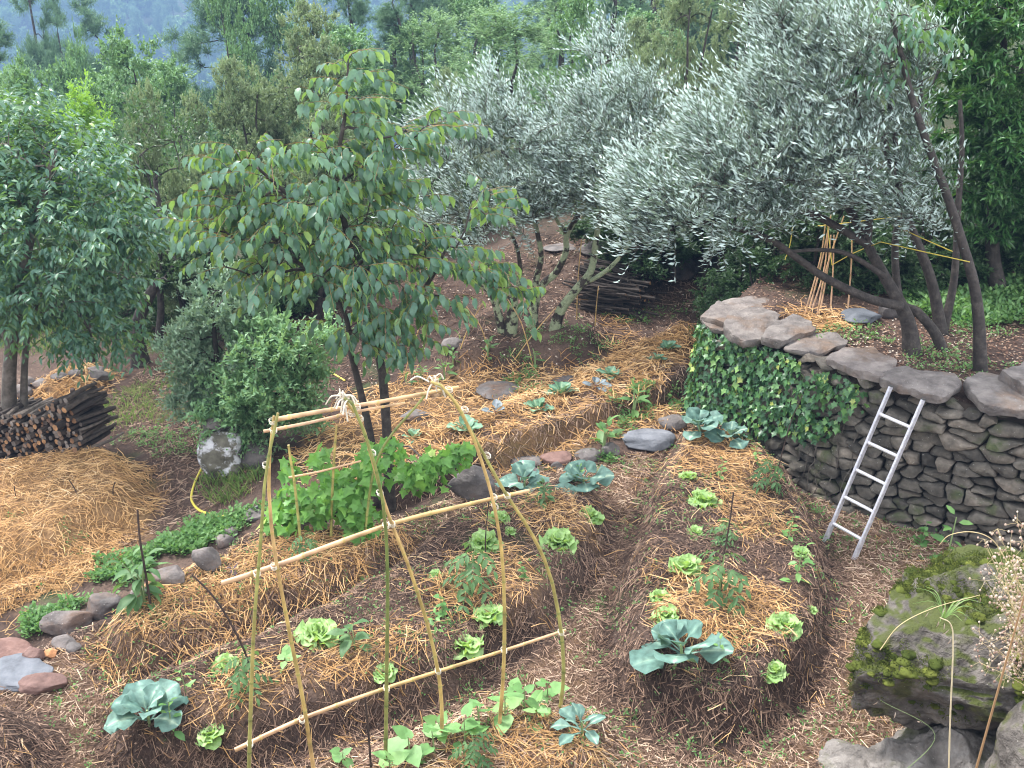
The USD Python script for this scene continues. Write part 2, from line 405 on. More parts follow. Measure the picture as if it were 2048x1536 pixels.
def raw_height(x, y):
    xy = np.stack([x, y], -1)
    z = outer(xy)
    near = (np.abs(x) < 16) & (y < 26)
    zn, p = z[near], xy[near]
    d = sdist(TERRACE, p)
    zn = zn + (0 - zn) * sstep(d, -.12, .10)
    for P, hh, sh in BEDS.values():
        d = sdist(P, p)
        n = meshkit.fbm(np.stack([p[:, 0] * 1.6, p[:, 1] * 1.6, np.zeros(len(p))], -1), 3, 5)
        zn = zn + hh * (0.8 + .4 * n) * sstep(d + (n - .5) * .12, 0.0, sh)
    for P, _, t in STRAW.values():
        zn = zn + t * sstep(sdist(P, p), -.05, .18)
    du = sdist(UPPER, p)
    zu = WALL_TOP - .05 - .2 * sstep(2.9 - p[:, 0], 0, .6) + .03 * np.clip(du, 0, 9) + .10 * np.clip(p[:, 0] - 5.5, 0, 5)
    zn = zn + (np.maximum(zu, zn) - zn) * sstep(du, -.03, .06)
    # the bank the photographer stands on
    bank = sstep(-p[:, 1], -1.3, -.7)
    zn = zn * (1 - bank) + 3.75 * bank
    q = np.stack([p[:, 0], p[:, 1], np.zeros(len(p))], -1)
    zn = zn + (meshkit.fbm(q * 3.2, 4, 11) - .5) * .10 + (meshkit.fbm(q * 14, 3, 23) - .5) * .045
    z[near] = zn
    far = ~near
    q = np.stack([x[far], y[far], np.zeros(far.sum())], -1)
    z[far] += (meshkit.fbm(q * .15, 3, 4) - .5) * 1.2
    return z


def axis(lo, a, b, hi, step):
    out = [np.arange(a, b + 1e-9, step)]
    s, x, left = step, a, []
    while x > lo:
        s = min(s * 1.18, 9); x -= s; left.append(x)
    s, x, right = step, b, []
    while x < hi:
        s = min(s * 1.18, 9); x += s; right.append(x)
    return np.concatenate([left[::-1], out[0], right])


GX = axis(-420, -7.0, 5.6, 420, .05)
GY = axis(-40, 3.6, 15.5, 640, .05)
gx, gy = np.meshgrid(GX, GY, indexing='ij')
GZ = raw_height(gx.ravel(), gy.ravel()).reshape(gx.shape)


def H(x, y):
    x, y = np.asarray(x, float), np.asarray(y, float)
    i = np.clip(np.searchsorted(GX, x) - 1, 0, len(GX) - 2); j = np.clip(np.searchsorted(GY, y) - 1, 0, len(GY) - 2)
    u = (x - GX[i]) / (GX[i + 1] - GX[i]); v = (y - GY[j]) / (GY[j + 1] - GY[j])
    return GZ[i, j] * (1 - u) * (1 - v) + GZ[i + 1, j] * u * (1 - v) + GZ[i, j + 1] * (1 - u) * v + GZ[i + 1, j + 1] * u * v


def ground_normal(x, y, e=.06):
    return unit(np.stack([-(H(x + e, y) - H(x - e, y)) / (2 * e), -(H(x, y + e) - H(x, y - e)) / (2 * e), np.ones_like(np.asarray(x, float))], -1))


def on_ground(px, py, lift=0.0):
    """Where the line of sight through a pixel meets the ground."""
    d = ray(px, py)
    t = np.arange(3.0, 400, .02)
    p = EYE + t[:, None] * d
    hit = np.nonzero(p[:, 2] < H(p[:, 0], p[:, 1]))[0]
    q = p[hit[0]] if len(hit) else p[-1]
    return np.array([q[0], q[1], float(H(q[0], q[1])) + lift])


xy = np.stack([gx.ravel(), gy.ravel()], -1)
straw = np.zeros(len(xy))
nearm = (np.abs(xy[:, 0]) < 9) & (xy[:, 1] < 20)
for k, (P, n, t) in STRAW.items():
    straw[nearm] = np.maximum(straw[nearm], min(.8, n / 1200) * sstep(sdist(P, xy[nearm]) + (meshkit.fbm(np.column_stack([xy[nearm] * 4, np.zeros(nearm.sum())]), 3, 9) - .5) * .6, -.1, .25))
# trodden chips on the paths of the terrace
onbed = np.max([sdist(P, xy[nearm]) for P, _, _ in (BEDS['right'], BEDS['middle'], BEDS['back'], BEDS['corner'])], axis=0)
chips = sstep(sdist(TERRACE, xy[nearm]), .1, .4) * sstep(-onbed, .0, .25) * (sdist(UPPER, xy[nearm]) < -.1) * (xy[nearm][:, 1] > 3)
straw[nearm] = np.maximum(straw[nearm], .30 * chips * (.6 + .8 * meshkit.fbm(np.column_stack([xy[nearm] * 2, np.zeros(nearm.sum())]), 3, 21)))
I, J = np.meshgrid(np.arange(len(GX) - 1), np.arange(len(GY) - 1), indexing='ij')
W_ = len(GY)
quads = np.stack([I * W_ + J, (I + 1) * W_ + J, (I + 1) * W_ + J + 1, I * W_ + J + 1], -1).reshape(-1, 4)
soil = usdkit.material(stage, '/World/Looks/garden_soil', {
    'geo': ('geometry', {}),
    'n1': ('noise_texture', {'scale': 1.1, 'detail': 8.0, 'roughness': .65}),
    'r1': ('rgb_ramp', {'ramp': [(.32, (.034, .022, .018)), (.5, (.064, .042, .034)), (.68, (.112, .076, .060))]}),
    'n2': ('noise_texture', {'scale': 42.0, 'detail': 6.0, 'roughness': .7}),
    'r2': ('rgb_ramp', {'ramp': [(.3, (.45, .45, .45)), (.5, (1, 1, 1)), (.72, (1.7, 1.65, 1.6))]}),
    'm1': ('mix_color', {'blend_type': 'multiply', 'fac': 1.0}),
    'v': ('voronoi_texture', {'scale': 22.0, 'randomness': 1.0}),
    'vf': ('map_range', {'from_min': .20, 'from_max': .10, 'clamp': True}),
    'ns': ('noise_texture', {'scale': 1.7, 'detail': 3.0}),
    'nsf': ('map_range', {'from_min': .5, 'from_max': .68, 'clamp': True}),
    'lm': ('math', {'math_type': 'multiply'}),
    'm2': ('mix_color', {'b': (.34, .27, .22)}),
    'at': ('attribute', {'attribute': 'tint'}),
    'st': ('rgb_ramp', {'ramp': [(.25, (.12, .07, .035)), (.5, (.28, .165, .08)), (.75, (.45, .29, .14))]}),
    'm3': ('mix_color', {}),
    'ng': ('noise_texture', {'scale': .8, 'detail': 5.0, 'roughness': .7}),
    'gf': ('map_range', {'from_min': .56, 'from_max': .70, 'to_max': .75, 'clamp': True}),
    'm4': ('mix_color', {'b': (.045, .075, .025)}),
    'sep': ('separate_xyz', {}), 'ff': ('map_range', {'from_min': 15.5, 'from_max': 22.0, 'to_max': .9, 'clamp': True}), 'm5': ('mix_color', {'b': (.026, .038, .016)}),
    'b': ('bump', {'strength': .8, 'distance': .02}),
    'p': ('principled_bsdf', {'roughness': .92, 'specular_ior_level': .2}),
}, [('geo.position', 'n1.vector'), ('geo.position', 'n2.vector'), ('geo.position', 'v.vector'), ('geo.position', 'ns.vector'), ('geo.position', 'ng.vector'), ('n1.fac', 'r1.fac'), ('n2.fac', 'r2.fac'),
    ('r1.color', 'm1.a'), ('r2.color', 'm1.b'), ('v.distance', 'vf.value'), ('ns.fac', 'nsf.value'), ('vf.result', 'lm.value1'), ('nsf.result', 'lm.value2'), ('lm.value', 'm2.fac'), ('m1.result', 'm2.a'),
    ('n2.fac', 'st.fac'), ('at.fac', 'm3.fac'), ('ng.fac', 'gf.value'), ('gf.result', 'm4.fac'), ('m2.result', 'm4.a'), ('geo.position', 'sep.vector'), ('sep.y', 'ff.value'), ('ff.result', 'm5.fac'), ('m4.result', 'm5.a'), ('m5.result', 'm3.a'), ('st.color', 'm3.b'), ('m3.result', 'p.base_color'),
    ('n2.fac', 'b.height'), ('b.normal', 'p.normal')], surface='p.BSDF')
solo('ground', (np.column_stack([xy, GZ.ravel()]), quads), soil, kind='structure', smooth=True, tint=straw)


# ---------------------------------------------------------------- straw and mulch: loose strands lying on the ground
def strands(xy, L, r, lift, R, tilt=.22, down=0.0, rings=3):
    """Thin three-sided stalks lying on the ground."""
    N = len(xy)
    n = ground_normal(xy[:, 0], xy[:, 1])
    a = R.uniform(0, 2 * np.pi, N)
    d = np.stack([np.cos(a), np.sin(a), np.zeros(N)], -1)
    slope = np.stack([n[:, 0], n[:, 1], np.zeros(N)], -1)
    d = d + slope * (down * np.where((d * slope).sum(-1, keepdims=True) > 0, 1, -1)) * R.uniform(.5, 1.5, (N, 1))
    d = unit(d - n * (d * n).sum(-1, keepdims=True) + n * R.normal(0, tilt, (N, 1)))
    c = np.column_stack([xy, H(xy[:, 0], xy[:, 1])]) + n * (lift * R.random((N, 1)) ** 1.2 + .004)
    s = unit(np.cross(d, n)); u = np.cross(s, d)
    L = R.uniform(*L, N)[:, None]; r = R.uniform(*r, N)[:, None]
    bend = u * (R.normal(0, .06, (N, 1)) * L)
    ring = [(0, 1.0), (.87, -.5), (-.87, -.5)]
    kink = s * (R.normal(0, .07, (N, 1)) * L) + u * (R.random((N, 1)) * .05 * L)
    at = R.uniform(-.25, .25, (N, 1))
    v = np.stack([c + d * L * e + bend * (abs(e) * 2 - .5) + (kink if m else 0) + (s * x + u * y * (.55 if not m else 1)) * r for m, e in (((0, -.5), (1, at), (0, .5)) if rings == 3 else ((1, -.5), (0, .5))) for x, y in ring], 1)
    k = 3 * rings
    f = np.array([[0, 1, 4], [0, 4, 3], [1, 2, 5], [1, 5, 4], [2, 0, 3], [2, 3, 5]]); f = np.vstack([f, f + 3]) if rings == 3 else f
    f = (f[None] + (np.arange(N) * k)[:, None, None]).reshape(-1, 3)
    return v.reshape(-1, 3), f, np.repeat(R.random(N), k)


def scatter(P, per_m2, R, fade=.25):
    x0, y0, x1, y1 = P.buffer(fade).bounds
    n = int((x1 - x0) * (y1 - y0) * per_m2)
    q = np.column_stack([R.uniform(x0, x1, n), R.uniform(y0, y1, n)])
    d = sdist(P, q) + (meshkit.fbm(np.column_stack([q * 2.5, np.zeros(n)]), 3, 9) - .5) * .7 + (meshkit.fbm(np.column_stack([q * 9, np.zeros(n)]), 2, 19) - .5) * .35
    return q[R.random(n) < sstep(d, -fade, fade * .5)]


straw_mat = tint_mat('dry_straw', [(0, (.12, .066, .03)), (.22, (.30, .165, .065)), (.5, (.52, .305, .125)), (.85, (.68, .45, .22)), (1, (.78, .60, .38))], rough=.55, spec=.4)
old_mat = tint_mat('weathered_mulch', [(0, (.045, .028, .021)), (.3, (.12, .074, .053)), (.65, (.25, .16, .115)), (.88, (.42, .29, .205)), (1, (.60, .46, .34))], rough=.7, spec=.3)
R = rng(31)
STRAW_LABEL = {'back': 'golden straw mulch heaped along the ridge bed behind the bamboo frame', 'tomato': 'round patch of straw around the tomato staked with a black rod',
               'kale_top': 'straw patch under the kale by the ivy wall', 'mid_right': 'straw patch on the bed nearest to the ladder', 'middle_top': 'straw patch in front of the two blue-green kales',
               'middle_mid': 'straw around the tomato behind the bamboo frame', 'middle_low': 'straw spread between the bamboo poles in the front bed', 'front': 'thin straw beside the climbing beans',
               'cabbage': 'thick golden straw over the long cabbage bed', 'slab_path': 'trodden straw on the path behind the big stone slab', 'mid_ground': 'thin straw strewn below the olive mound',
               'left': 'broad straw mound in front of the left woodpile', 'stone_lined': 'straw in the small stone-lined bed behind the left woodpile', 'left_path': 'thin strip of straw along the lower left path',
               'tripod': 'small patch of straw under the cane tripod'}
for k, (P, n, t) in STRAW.items():
    far = P.centroid.y > 10
    q = scatter(P, n * (1.0 if not far else .8), R)
    q = q[R.random(len(q)) < .25 + .75 * sstep(ground_normal(q[:, 0], q[:, 1], .1)[:, 2], .62, .88)]
    v, f, tt = strands(q, (.07, .24) if not far else (.10, .26), (.0022, .0042) if not far else (.004, .006), .05, R, down=.9)
    tt = tt * np.repeat(np.clip(.75 + .9 * (meshkit.fbm(np.column_stack([q * 3, np.zeros(len(q))]), 3, 77) - .4), .3, 1), 9)
    solo('straw', (v, f), straw_mat, STRAW_LABEL[k], 'straw', kind='stuff', tint=tt)
TER = TERRACE.intersection(shapely.box(-6, 3.6, 5.5, 12))
q = np.vstack([scatter(TER, 1900, R, .05)])
q = q[sdist(UPPER, q) < -.2]
onbed = np.max([sdist(P, q) for P, _, _ in (BEDS['right'], BEDS['middle'], BEDS['back'], BEDS['corner'])], axis=0)
q = q[(onbed < -.02) | (R.random(len(q)) < .75)]
onbed = np.max([sdist(P, q) for P, _, _ in (BEDS['right'], BEDS['middle'], BEDS['back'], BEDS['corner'])], axis=0)
v, f, tt = strands(q, (.025, .13), (.0018, .0044), .022, R, tilt=.16, down=.8, rings=2)
path = np.repeat(sstep(-onbed, .0, .2), 6)
tt = np.clip(tt ** 1.5 * .85 + path * .28, 0, 1)
solo('mulch', (v, f), old_mat, 'brown weathered straw and twig mulch over the beds and paths', 'mulch', kind='stuff', tint=tt)
q = scatter(TER, 110, R, .05)
q = q[(sdist(UPPER, q) < -.2) & (meshkit.fbm(np.column_stack([q * .9, np.zeros(len(q))]), 3, 40) > .42)]
v, f, tt = strands(q, (.06, .20), (.0020, .0038), .02, R, tilt=.14, down=.8)
solo('straw', (v, f), straw_mat, 'loose bright straws scattered over the main terrace and its paths', 'straw', kind='stuff', tint=tt)

LOW = smooth_poly([(-60, 1240), (150, 1120), (300, 1090), (420, 1070), (480, 1030), (560, 960), (520, 780), (400, 720), (220, 770), (300, 900), (310, 1020), (200, 1110), (-60, 1190)], -.7)
q = scatter(LOW, 620, R, .2)
v, f, tt = strands(q, (.04, .16), (.002, .005), .015, R, tilt=.14, rings=2)
solo('mulch', (v, f), old_mat, 'brown straw litter on the dark path of the lower left terrace', 'mulch', kind='stuff', tint=tt)
FACE = smooth_poly([(600, 980), (760, 925), (960, 860), (1080, 820), (1240, 768), (1360, 735), (1392, 780), (1290, 850), (1090, 905), (940, 950), (700, 990)], .1)
q = scatter(FACE, 1000, R, .1)
v, f, tt = strands(q, (.04, .16), (.002, .005), .02, R, tilt=.16, down=1.2, rings=2)
solo('mulch', (v, f), old_mat, 'brown straw hanging down the dark front of the cabbage bed', 'mulch', kind='stuff', tint=tt)
SIDES = shapely.union_all([P.difference(P.buffer(-.30)) for P in (BEDS['right'][0], BEDS['middle'][0], BEDS['back'][0], BEDS['corner'][0])])
q = scatter(SIDES, 1500, R, .05)
v, f, tt = strands(q, (.03, .14), (.0018, .0042), .025, R, tilt=.2, down=1.0, rings=2)
solo('mulch', (v, f), old_mat, 'matted brown straw on the steep sides of the raised beds', 'mulch', kind='stuff', tint=tt ** 1.3 * .8)
BEHIND = smooth_poly([(520, 720), (640, 600), (860, 560), (910, 640), (860, 705), (700, 750), (580, 770)], -.1)
q = scatter(BEHIND, 260, R, .3)
v, f, tt = strands(q, (.05, .16), (.003, .006), .015, R, tilt=.14, rings=2)
solo('mulch', (v, f), old_mat, 'twigs on the dark soil behind the persimmon trunks', 'mulch', kind='stuff', tint=tt * .7)
MID = smooth_poly([(860, 700), (920, 640), (1000, 560), (1150, 510), (1380, 560), (1400, 650), (1280, 680), (1150, 650)], .3)
q = scatter(MID, 320, R, .3)
v, f, tt = strands(q, (.05, .16), (.003, .006), .015, R, tilt=.14, rings=2)
solo('mulch', (v, f), old_mat, 'twigs and litter on the brown slope behind the cabbage bed', 'mulch', kind='stuff', tint=tt * .8)

# ---------------------------------------------------------------- stones, rocks and the dry stone wall
stone_mat = rough_mat('wall_stone', [(.25, (.040, .036, .031)), (.45, (.092, .082, .070)), (.6, (.15, .132, .112)), (.8, (.25, .22, .185))], scale=7, bump=.7, bump_scale=22, dist=.03,
                      ramp2=[(.3, (.04, .055, .025)), (.7, (.09, .10, .045))], scale2=2.6, fac2=(.56, .68), tint=True, speck=((.36, .36, .33), 26, .10))
slab_mat = rough_mat('weathered_slab', [(.25, (.06, .052, .05)), (.45, (.125, .11, .105)), (.6, (.18, .16, .15)), (.8, (.27, .24, .225))], scale=5, bump=1.0, bump_scale=13, dist=.04,
                     ramp2=[(.3, (.10, .068, .05)), (.7, (.20, .14, .105))], scale2=2.2, fac2=(.50, .66), tint=True, speck=((.42, .41, .38), 23, .09))
rock_mat = rough_mat('field_stone', [(.25, (.045, .04, .04)), (.45, (.10, .09, .088)), (.6, (.155, .138, .134)), (.8, (.25, .225, .215))], scale=5, bump=.7, bump_scale=18, dist=.03,
                     ramp2=[(.3, (.09, .06, .048)), (.7, (.17, .115, .09))], scale2=1.8, fac2=(.54, .66), tint=True, speck=((.45, .44, .42), 21, .08))
red_mat = rough_mat('reddish_stone', [(.25, (.07, .04, .035)), (.5, (.15, .09, .078)), (.8, (.24, .155, .135))], scale=5, bump=.6, bump_scale=18, dist=.03, tint=True)
rust_mat = rough_mat('rusty_stone', [(.25, (.16, .075, .035)), (.5, (.29, .145, .07)), (.8, (.38, .22, .12))], scale=5, bump=.6, bump_scale=18, dist=.03, tint=True)
slate_mat = rough_mat('slate', [(.25, (.055, .06, .072)), (.5, (.11, .12, .14)), (.8, (.18, .19, .215))], scale=6, bump=.6, bump_scale=24, dist=.02, tint=True)
dark_fill = rough_mat('wall_earth', [(.3, (.02, .016, .013)), (.7, (.06, .045, .036))], scale=10)


def ring_stone(poly2, layers, place, R, rough=.012, n=16, cut=(.78, .22), rounds=2):
    """A stone from an outline: rings of the outline scaled and moved outwards, closed by a centre. place(uv, depth) -> points."""
    p = np.asarray(poly2, float)
    for _ in range(rounds):
        q = np.roll(p, -1, 0)
        p = np.stack([cut[0] * p + cut[1] * q, cut[1] * p + cut[0] * q], 1).reshape(-1, 2)
    q = np.vstack([p, p[:1]]); L = np.concatenate([[0], np.cumsum(np.linalg.norm(np.diff(q, axis=0), axis=1))])
    t = np.linspace(0, L[-1], n, endpoint=False)
    p = np.column_stack([np.interp(t, L, q[:, 0]), np.interp(t, L, q[:, 1])])
    c = p.mean(0)
    off = R.uniform(0, 50, 3)
    vs = []
    for sc, dep in layers:
        uv = c + (p - c) * sc
        vs.append(place(uv, np.full(n, dep)))
    vs.append(place(c[None], np.array([layers[-1][1] + .004])))
    v = np.vstack(vs)
    v = v + (np.stack([meshkit.fbm(v * 7 + off + k * 9, 3, 3) for k in range(3)], -1) - .5) * rough * 4
    f = []
    m = len(layers)
    k = np.arange(n); k2 = (k + 1) % n
    for a in range(m - 1):
        f += [np.stack([a * n + k, a * n + k2, (a + 1) * n + k2], 1), np.stack([a * n + k, (a + 1) * n + k2, (a + 1) * n + k], 1)]
    f.append(np.stack([(m - 1) * n + k, (m - 1) * n + k2, np.full(n, m * n)], 1))
    return v, np.vstack(f)


wall_line = spline(np.vstack([[[2.62, 11.5]], WALL]), 12)
ws = np.concatenate([[0], np.cumsum(np.linalg.norm(np.diff(wall_line, axis=0), axis=1))])
LEN = ws[-1]


def wall_at(s, t, dep):
    s = np.clip(np.asarray(s, float), 0, LEN)
    x, y = np.interp(s, ws, wall_line[:, 0]), np.interp(s, ws, wall_line[:, 1])
    e = .12
    dx = np.interp(s + e, ws, wall_line[:, 0]) - np.interp(s - e, ws, wall_line[:, 0]); dy = np.interp(s + e, ws, wall_line[:, 1]) - np.interp(s - e, ws, wall_line[:, 1])
    l = np.hypot(dx, dy); nx, ny = dy / l, -dx / l
    o = dep - .09 * t
    return np.stack([x + nx * o, y + ny * o, np.broadcast_to(t, x.shape)], -1)


def wall_top(s):
    return 1.22 + .16 * sstep(np.asarray(s, float), 1.0, 2.6)


R = rng(7)
wall = thing('stone_wall', 'dry stone retaining wall of dark rough stones with big flat capstones, ladder against it', 'wall')
AN = 2.5
seeds = []
t = -.12
while t < 1.4:
    h = R.uniform(.06, .17)
    s = R.uniform(0, .2)
    while s < LEN:
        w = R.choice([.10, .16, .24, .36]) * R.uniform(.8, 1.25)
        seeds.append((s + w / 2, (t + h / 2 + R.normal(0, .03)) * AN))
        s += w
    t += h
S = np.array(seeds)
def mirrored(S):
    top = 1.42 * AN; bot = -.14 * AN
    return np.vstack([S, S * [-1, 1], [2 * LEN, 0] + S * [-1, 1], [0, 2 * top] + S * [1, -1], [0, 2 * bot] + S * [1, -1]])
for it in range(1):
    V = Voronoi(mirrored(S))
    S = .75 * S + .25 * np.array([V.vertices[V.regions[V.point_region[i]]].mean(0) for i in range(len(S))])
V = Voronoi(mirrored(S))
cells = [V.vertices[V.regions[V.point_region[i]]] / [1, AN] for i in range(len(S))]
cells = [c for c in cells if wall_top(c[:, 0].mean()) > c[:, 1].max() - .05 and c[:, 0].mean() < 5.6]
cells.sort(key=lambda c: abs(c[:, 0].mean() - 3.5))
for c in cells[:300]:
    P = shapely.Polygon(c)
    P = P.buffer(-.004 - R.random() * .006)
    if P.is_empty or P.area < .0018:
        continue
    c = np.array(shapely.geometry.polygon.orient(P, 1.0).exterior.coords)[:-1]
    pr = R.normal(.0, .028)
    th = math.sqrt(P.area)
    v, f = ring_stone(c, [(.9, -.16), (1.0, -.03 + pr), (.98, .008 + pr), (.88, .022 + .04 * th + pr), (.45, .026 + .07 * th + pr)], lambda uv, d: wall_at(uv[:, 0], uv[:, 1], d), R, .020, 18, (.9, .1), 1)
    part(wall, 'stone', (v, f), stone_mat, smooth=40, tint=np.full(len(v), np.clip(R.normal(.45, .2), 0, 1)))
# earth behind the stones
ss = np.linspace(0, LEN, 70); tt = np.linspace(-.25, 1.36, 8)
g = np.stack([wall_at(ss, np.minimum(np.full(70, t_), wall_top(ss)), np.full(70, -.10)) for t_ in tt], 1)
i, j = np.meshgrid(np.arange(69), np.arange(7), indexing='ij')
part(wall, 'core', (g.reshape(-1, 3), np.stack([i * 8 + j, (i + 1) * 8 + j, (i + 1) * 8 + j + 1, i * 8 + j + 1], -1).reshape(-1, 4)), dark_fill)


def slab(px, z, th, R, tilt=(0, 0), n=52, rough=.022):
    w = np.array([at_z(x, y, z)[:2] for x, y in px])
    P = shapely.geometry.polygon.orient(shapely.Polygon(w), 1.0)
    c = np.array(P.exterior.coords)[:-1]; c0 = c.mean(0)

    def place(uv, d):
        return np.column_stack([uv, z + d + (uv - c0) @ np.array(tilt)])
    return ring_stone(c, [(.7, -th), (.95, -th * .92), (1.0, -th * .5), (1.0, -.014), (.985, -.003), (.75, .002), (.4, .004)], place, R, rough, n, (.94, .06), 1)


CAPS = [
    ([(1400, 630), (1436, 602), (1470, 594), (1520, 592), (1592, 615), (1570, 640), (1520, 650), (1450, 645)], 1.36, .20, .62),
    ([(1402, 640), (1440, 628), (1470, 640), (1462, 660), (1425, 655)], 1.30, .09, .5),
    ([(1445, 655), (1462, 622), (1508, 609), (1566, 626), (1542, 650), (1522, 676), (1488, 680)], 1.42, .16, .55),
    ([(1520, 674), (1542, 648), (1587, 626), (1623, 640), (1634, 658), (1578, 678), (1560, 684)], 1.48, .15, .5),
    ([(1566, 694), (1607, 664), (1676, 667), (1696, 682), (1644, 706), (1586, 702)], 1.44, .09, .55),
    ([(1650, 712), (1695, 690), (1746, 692), (1798, 722), (1766, 752), (1700, 736)], 1.50, .12, .75),
    ([(1757, 752), (1780, 732), (1904, 744), (1930, 764), (1890, 792), (1836, 782)], 1.50, .14, .6),
    ([(1926, 762), (1960, 741), (2012, 752), (2070, 772), (2075, 822), (2015, 818), (1957, 800)], 1.50, .15, .55),
    ([(2000, 742), (2048, 722), (2130, 735), (2120, 790), (2060, 775)], 1.60, .20, .6),
    ([(2080, 800), (2140, 780), (2230, 800), (2250, 860), (2150, 870)], 1.50, .2, .5),
]
for px_, z_, th_, tn in CAPS:
    v, f = slab(px_, z_, th_ * .75, R)
    part(wall, 'capstone', (v, f), slab_mat, smooth=32, tint=np.full(len(v), tn))


def rock_mesh(R, size, cuts=9, sub=3, rough=.16, flat=.0):
    m = trimesh.creation.icosphere(sub)
    v = np.array(m.vertices)
    for _ in range(cuts):
        n = unit(R.normal(size=3)); d = R.uniform(.62, .92)
        o = v @ n - d
        v = v - np.maximum(o, 0)[:, None] * n * .92
    off = R.uniform(0, 90, 3)
    v = v * (1 + (meshkit.fbm(v * 1.6 + off, 4, 1) - .5)[:, None] * rough * 2 + (meshkit.fbm(v * 7 + off, 3, 2) - .5)[:, None] * rough * .4)
    return v * np.asarray(size), np.array(m.faces)


def rock_between(R, px, base_z, H_px_top, name, label, cat='rock', mat=None, depth=.7, tn=.5, group=None, cuts=9, turn=0.0, sink=.25, y=None):
    """A rock whose silhouette spans px=(x0,x1) and rows (H_px_top, base row)."""
    x0, x1 = px; yt, yb = H_px_top
    b = on_ground((x0 + x1) / 2, yb) if y is None else at_y((x0 + x1) / 2, yb, y)
    dd = (b - EYE) @ FWD
    w = (x1 - x0) / FPX * dd
    dep = math.atan2(CAM_H - b[2], b[1])
    span = (yb - yt) / FPX * dd            # seen height = h cos(dep) + depth sin(dep)
    dp = w * depth
    h = max(.06, (span - dp * math.sin(dep) * .8) / math.cos(dep))
    v, f = rock_mesh(R, (w / 2 * 1.08, dp / 2, h / 2 / (1 - sink / 2) * 1.15), cuts)
    v = v @ np.array([[math.cos(turn), math.sin(turn), 0], [-math.sin(turn), math.cos(turn), 0], [0, 0, 1]])
    v = v + [b[0], b[1] + dp / 2 * .8, b[2] + h / 2 - sink * h / 2]
    return solo(name, (v, f), mat or rock_mat, label, cat, group, smooth=True, tint=np.full(len(v), tn))


ROCKS = [   # columns, (top row, foot row), depth, tone, words
    ((890, 1000), (915, 1003), .45, .35, 'large dark slanting rock behind the left one of two blue-green kales'),
    ((1240, 1352), (845, 905), .8, .75, 'flat grey slab between the cabbage bed and the kale by the ivy'),
    ((1318, 1378), (822, 862), .8, .55, 'grey-brown rock tucked between the flat slab and the ivy'),
    ((1010, 1085), (905, 940), .8, .5, 'low brown stone just right of the large slanting rock'),
    ((1085, 1150), (895, 932), .8, .6, 'purplish stone edging the path above the right-hand kale'),
    ((1150, 1205), (890, 925), .8, .45, 'long low stone left of the flat grey slab'),
    ((1205, 1245), (880, 915), .8, .4, 'small stone wedged against the left end of the flat slab'),
    ((480, 535), (1015, 1045), .8, .55, 'small grey stone where the yellow hose ends'),
    ((385, 440), (1085, 1150), .7, .6, 'pointed grey stone behind the purple-leaved seedling'),
    ((300, 375), (1125, 1175), .7, .65, 'grey stone lying behind the young pepper plant'),
    ((165, 240), (1178, 1240), .75, .45, 'dark rough boulder at the left end of the straw ridge'),
    ((78, 172), (1208, 1275), .75, .7, 'pale grey boulder with white lichen spots among weeds'),
    ((-40, 50), (1268, 1335), .75, .7, 'smooth reddish-brown boulder at the left frame edge'),
    ((45, 85), (1288, 1325), .8, .5, 'fist-sized purple-brown stone beside the smooth reddish boulder'),
    ((80, 112), (1296, 1322), .8, .8, 'small rust-orange stone above the brick-shaped rock'),
    ((-60, 75), (1318, 1388), .9, .6, 'blue-grey flat slab sticking out under its smooth round neighbour at the left edge'),
    ((28, 125), (1340, 1392), .6, .5, 'brick-shaped brown stone propping up the blue-grey slab'),
    ((950, 1050), (770, 800), .9, .5, 'broken grey stone behind the purple cabbage'),
    ((1100, 1160), (745, 775), .9, .4, 'dark brown stone between the olive mound and the cabbage bed'),
    ((800, 860), (815, 845), .8, .45, 'dark stone at the back edge of the cabbage bed'),
    ((880, 930), (672, 705), .8, .55, 'brown rock at the left foot of the olive mound'),
    ((1690, 1770), (610, 650), .9, .45, 'dark slate block beside the cane tripod on the upper terrace'),
    ((1755, 1800), (598, 640), .8, .3, 'mossy dark stone right behind the slate block'),
    ((1160, 1230), (478, 512), .9, .6, 'grey boulder on the slope behind the olive trunks'),
    ((1090, 1160), (482, 505), .9, .5, 'low grey rock left of the boulder behind the olive trunks'),
    ((1330, 1400), (510, 560), .9, .35, 'shaded rock under the dark trees behind the brushwood'),
    ((1390, 1470), (500, 550), .9, .4, 'dark rock at the foot of the twin dark trunks'),
    ((170, 215), (738, 768), .7, .3, 'dark wedge-shaped stone at the end of the stone-lined bed'),
    ((170, 205), (730, 752), .8, .65, 'pale flat stone on the rim of the stone-lined bed'),
    ((135, 165), (735, 757), .8, .6, 'round stone in the middle of the stone-lined rim'),
    ((100, 132), (742, 764), .8, .45, 'dark stone left of the round one on the rim'),
    ((62, 100), (752, 778), .8, .5, 'low rim stone beside the grey lump behind the woodpile'),
    ((36, 66), (750, 775), .8, .65, 'lichen-grey lump behind the left woodpile'),
    ((18, 60), (765, 800), .8, .7, 'pale-topped stone at the back left of the woodpile'),
]
for k, (px_, rows, dep_, tn, lab) in enumerate(ROCKS):
    rock_between(rng(100 + k), px_, 0, rows, 'rock', lab, mat=rust_mat if 'rust' in lab else red_mat if any(w in lab.split(' beside')[0].split(' above')[0] for w in ('reddish-brown', 'purple-brown', 'brick-shaped', 'purplish')) else slate_mat if any(w in lab for w in ('blue-grey flat', 'dark slate', 'flat grey slab between')) else None, depth=dep_, tn=tn, cuts=14 if k < 3 else 9)
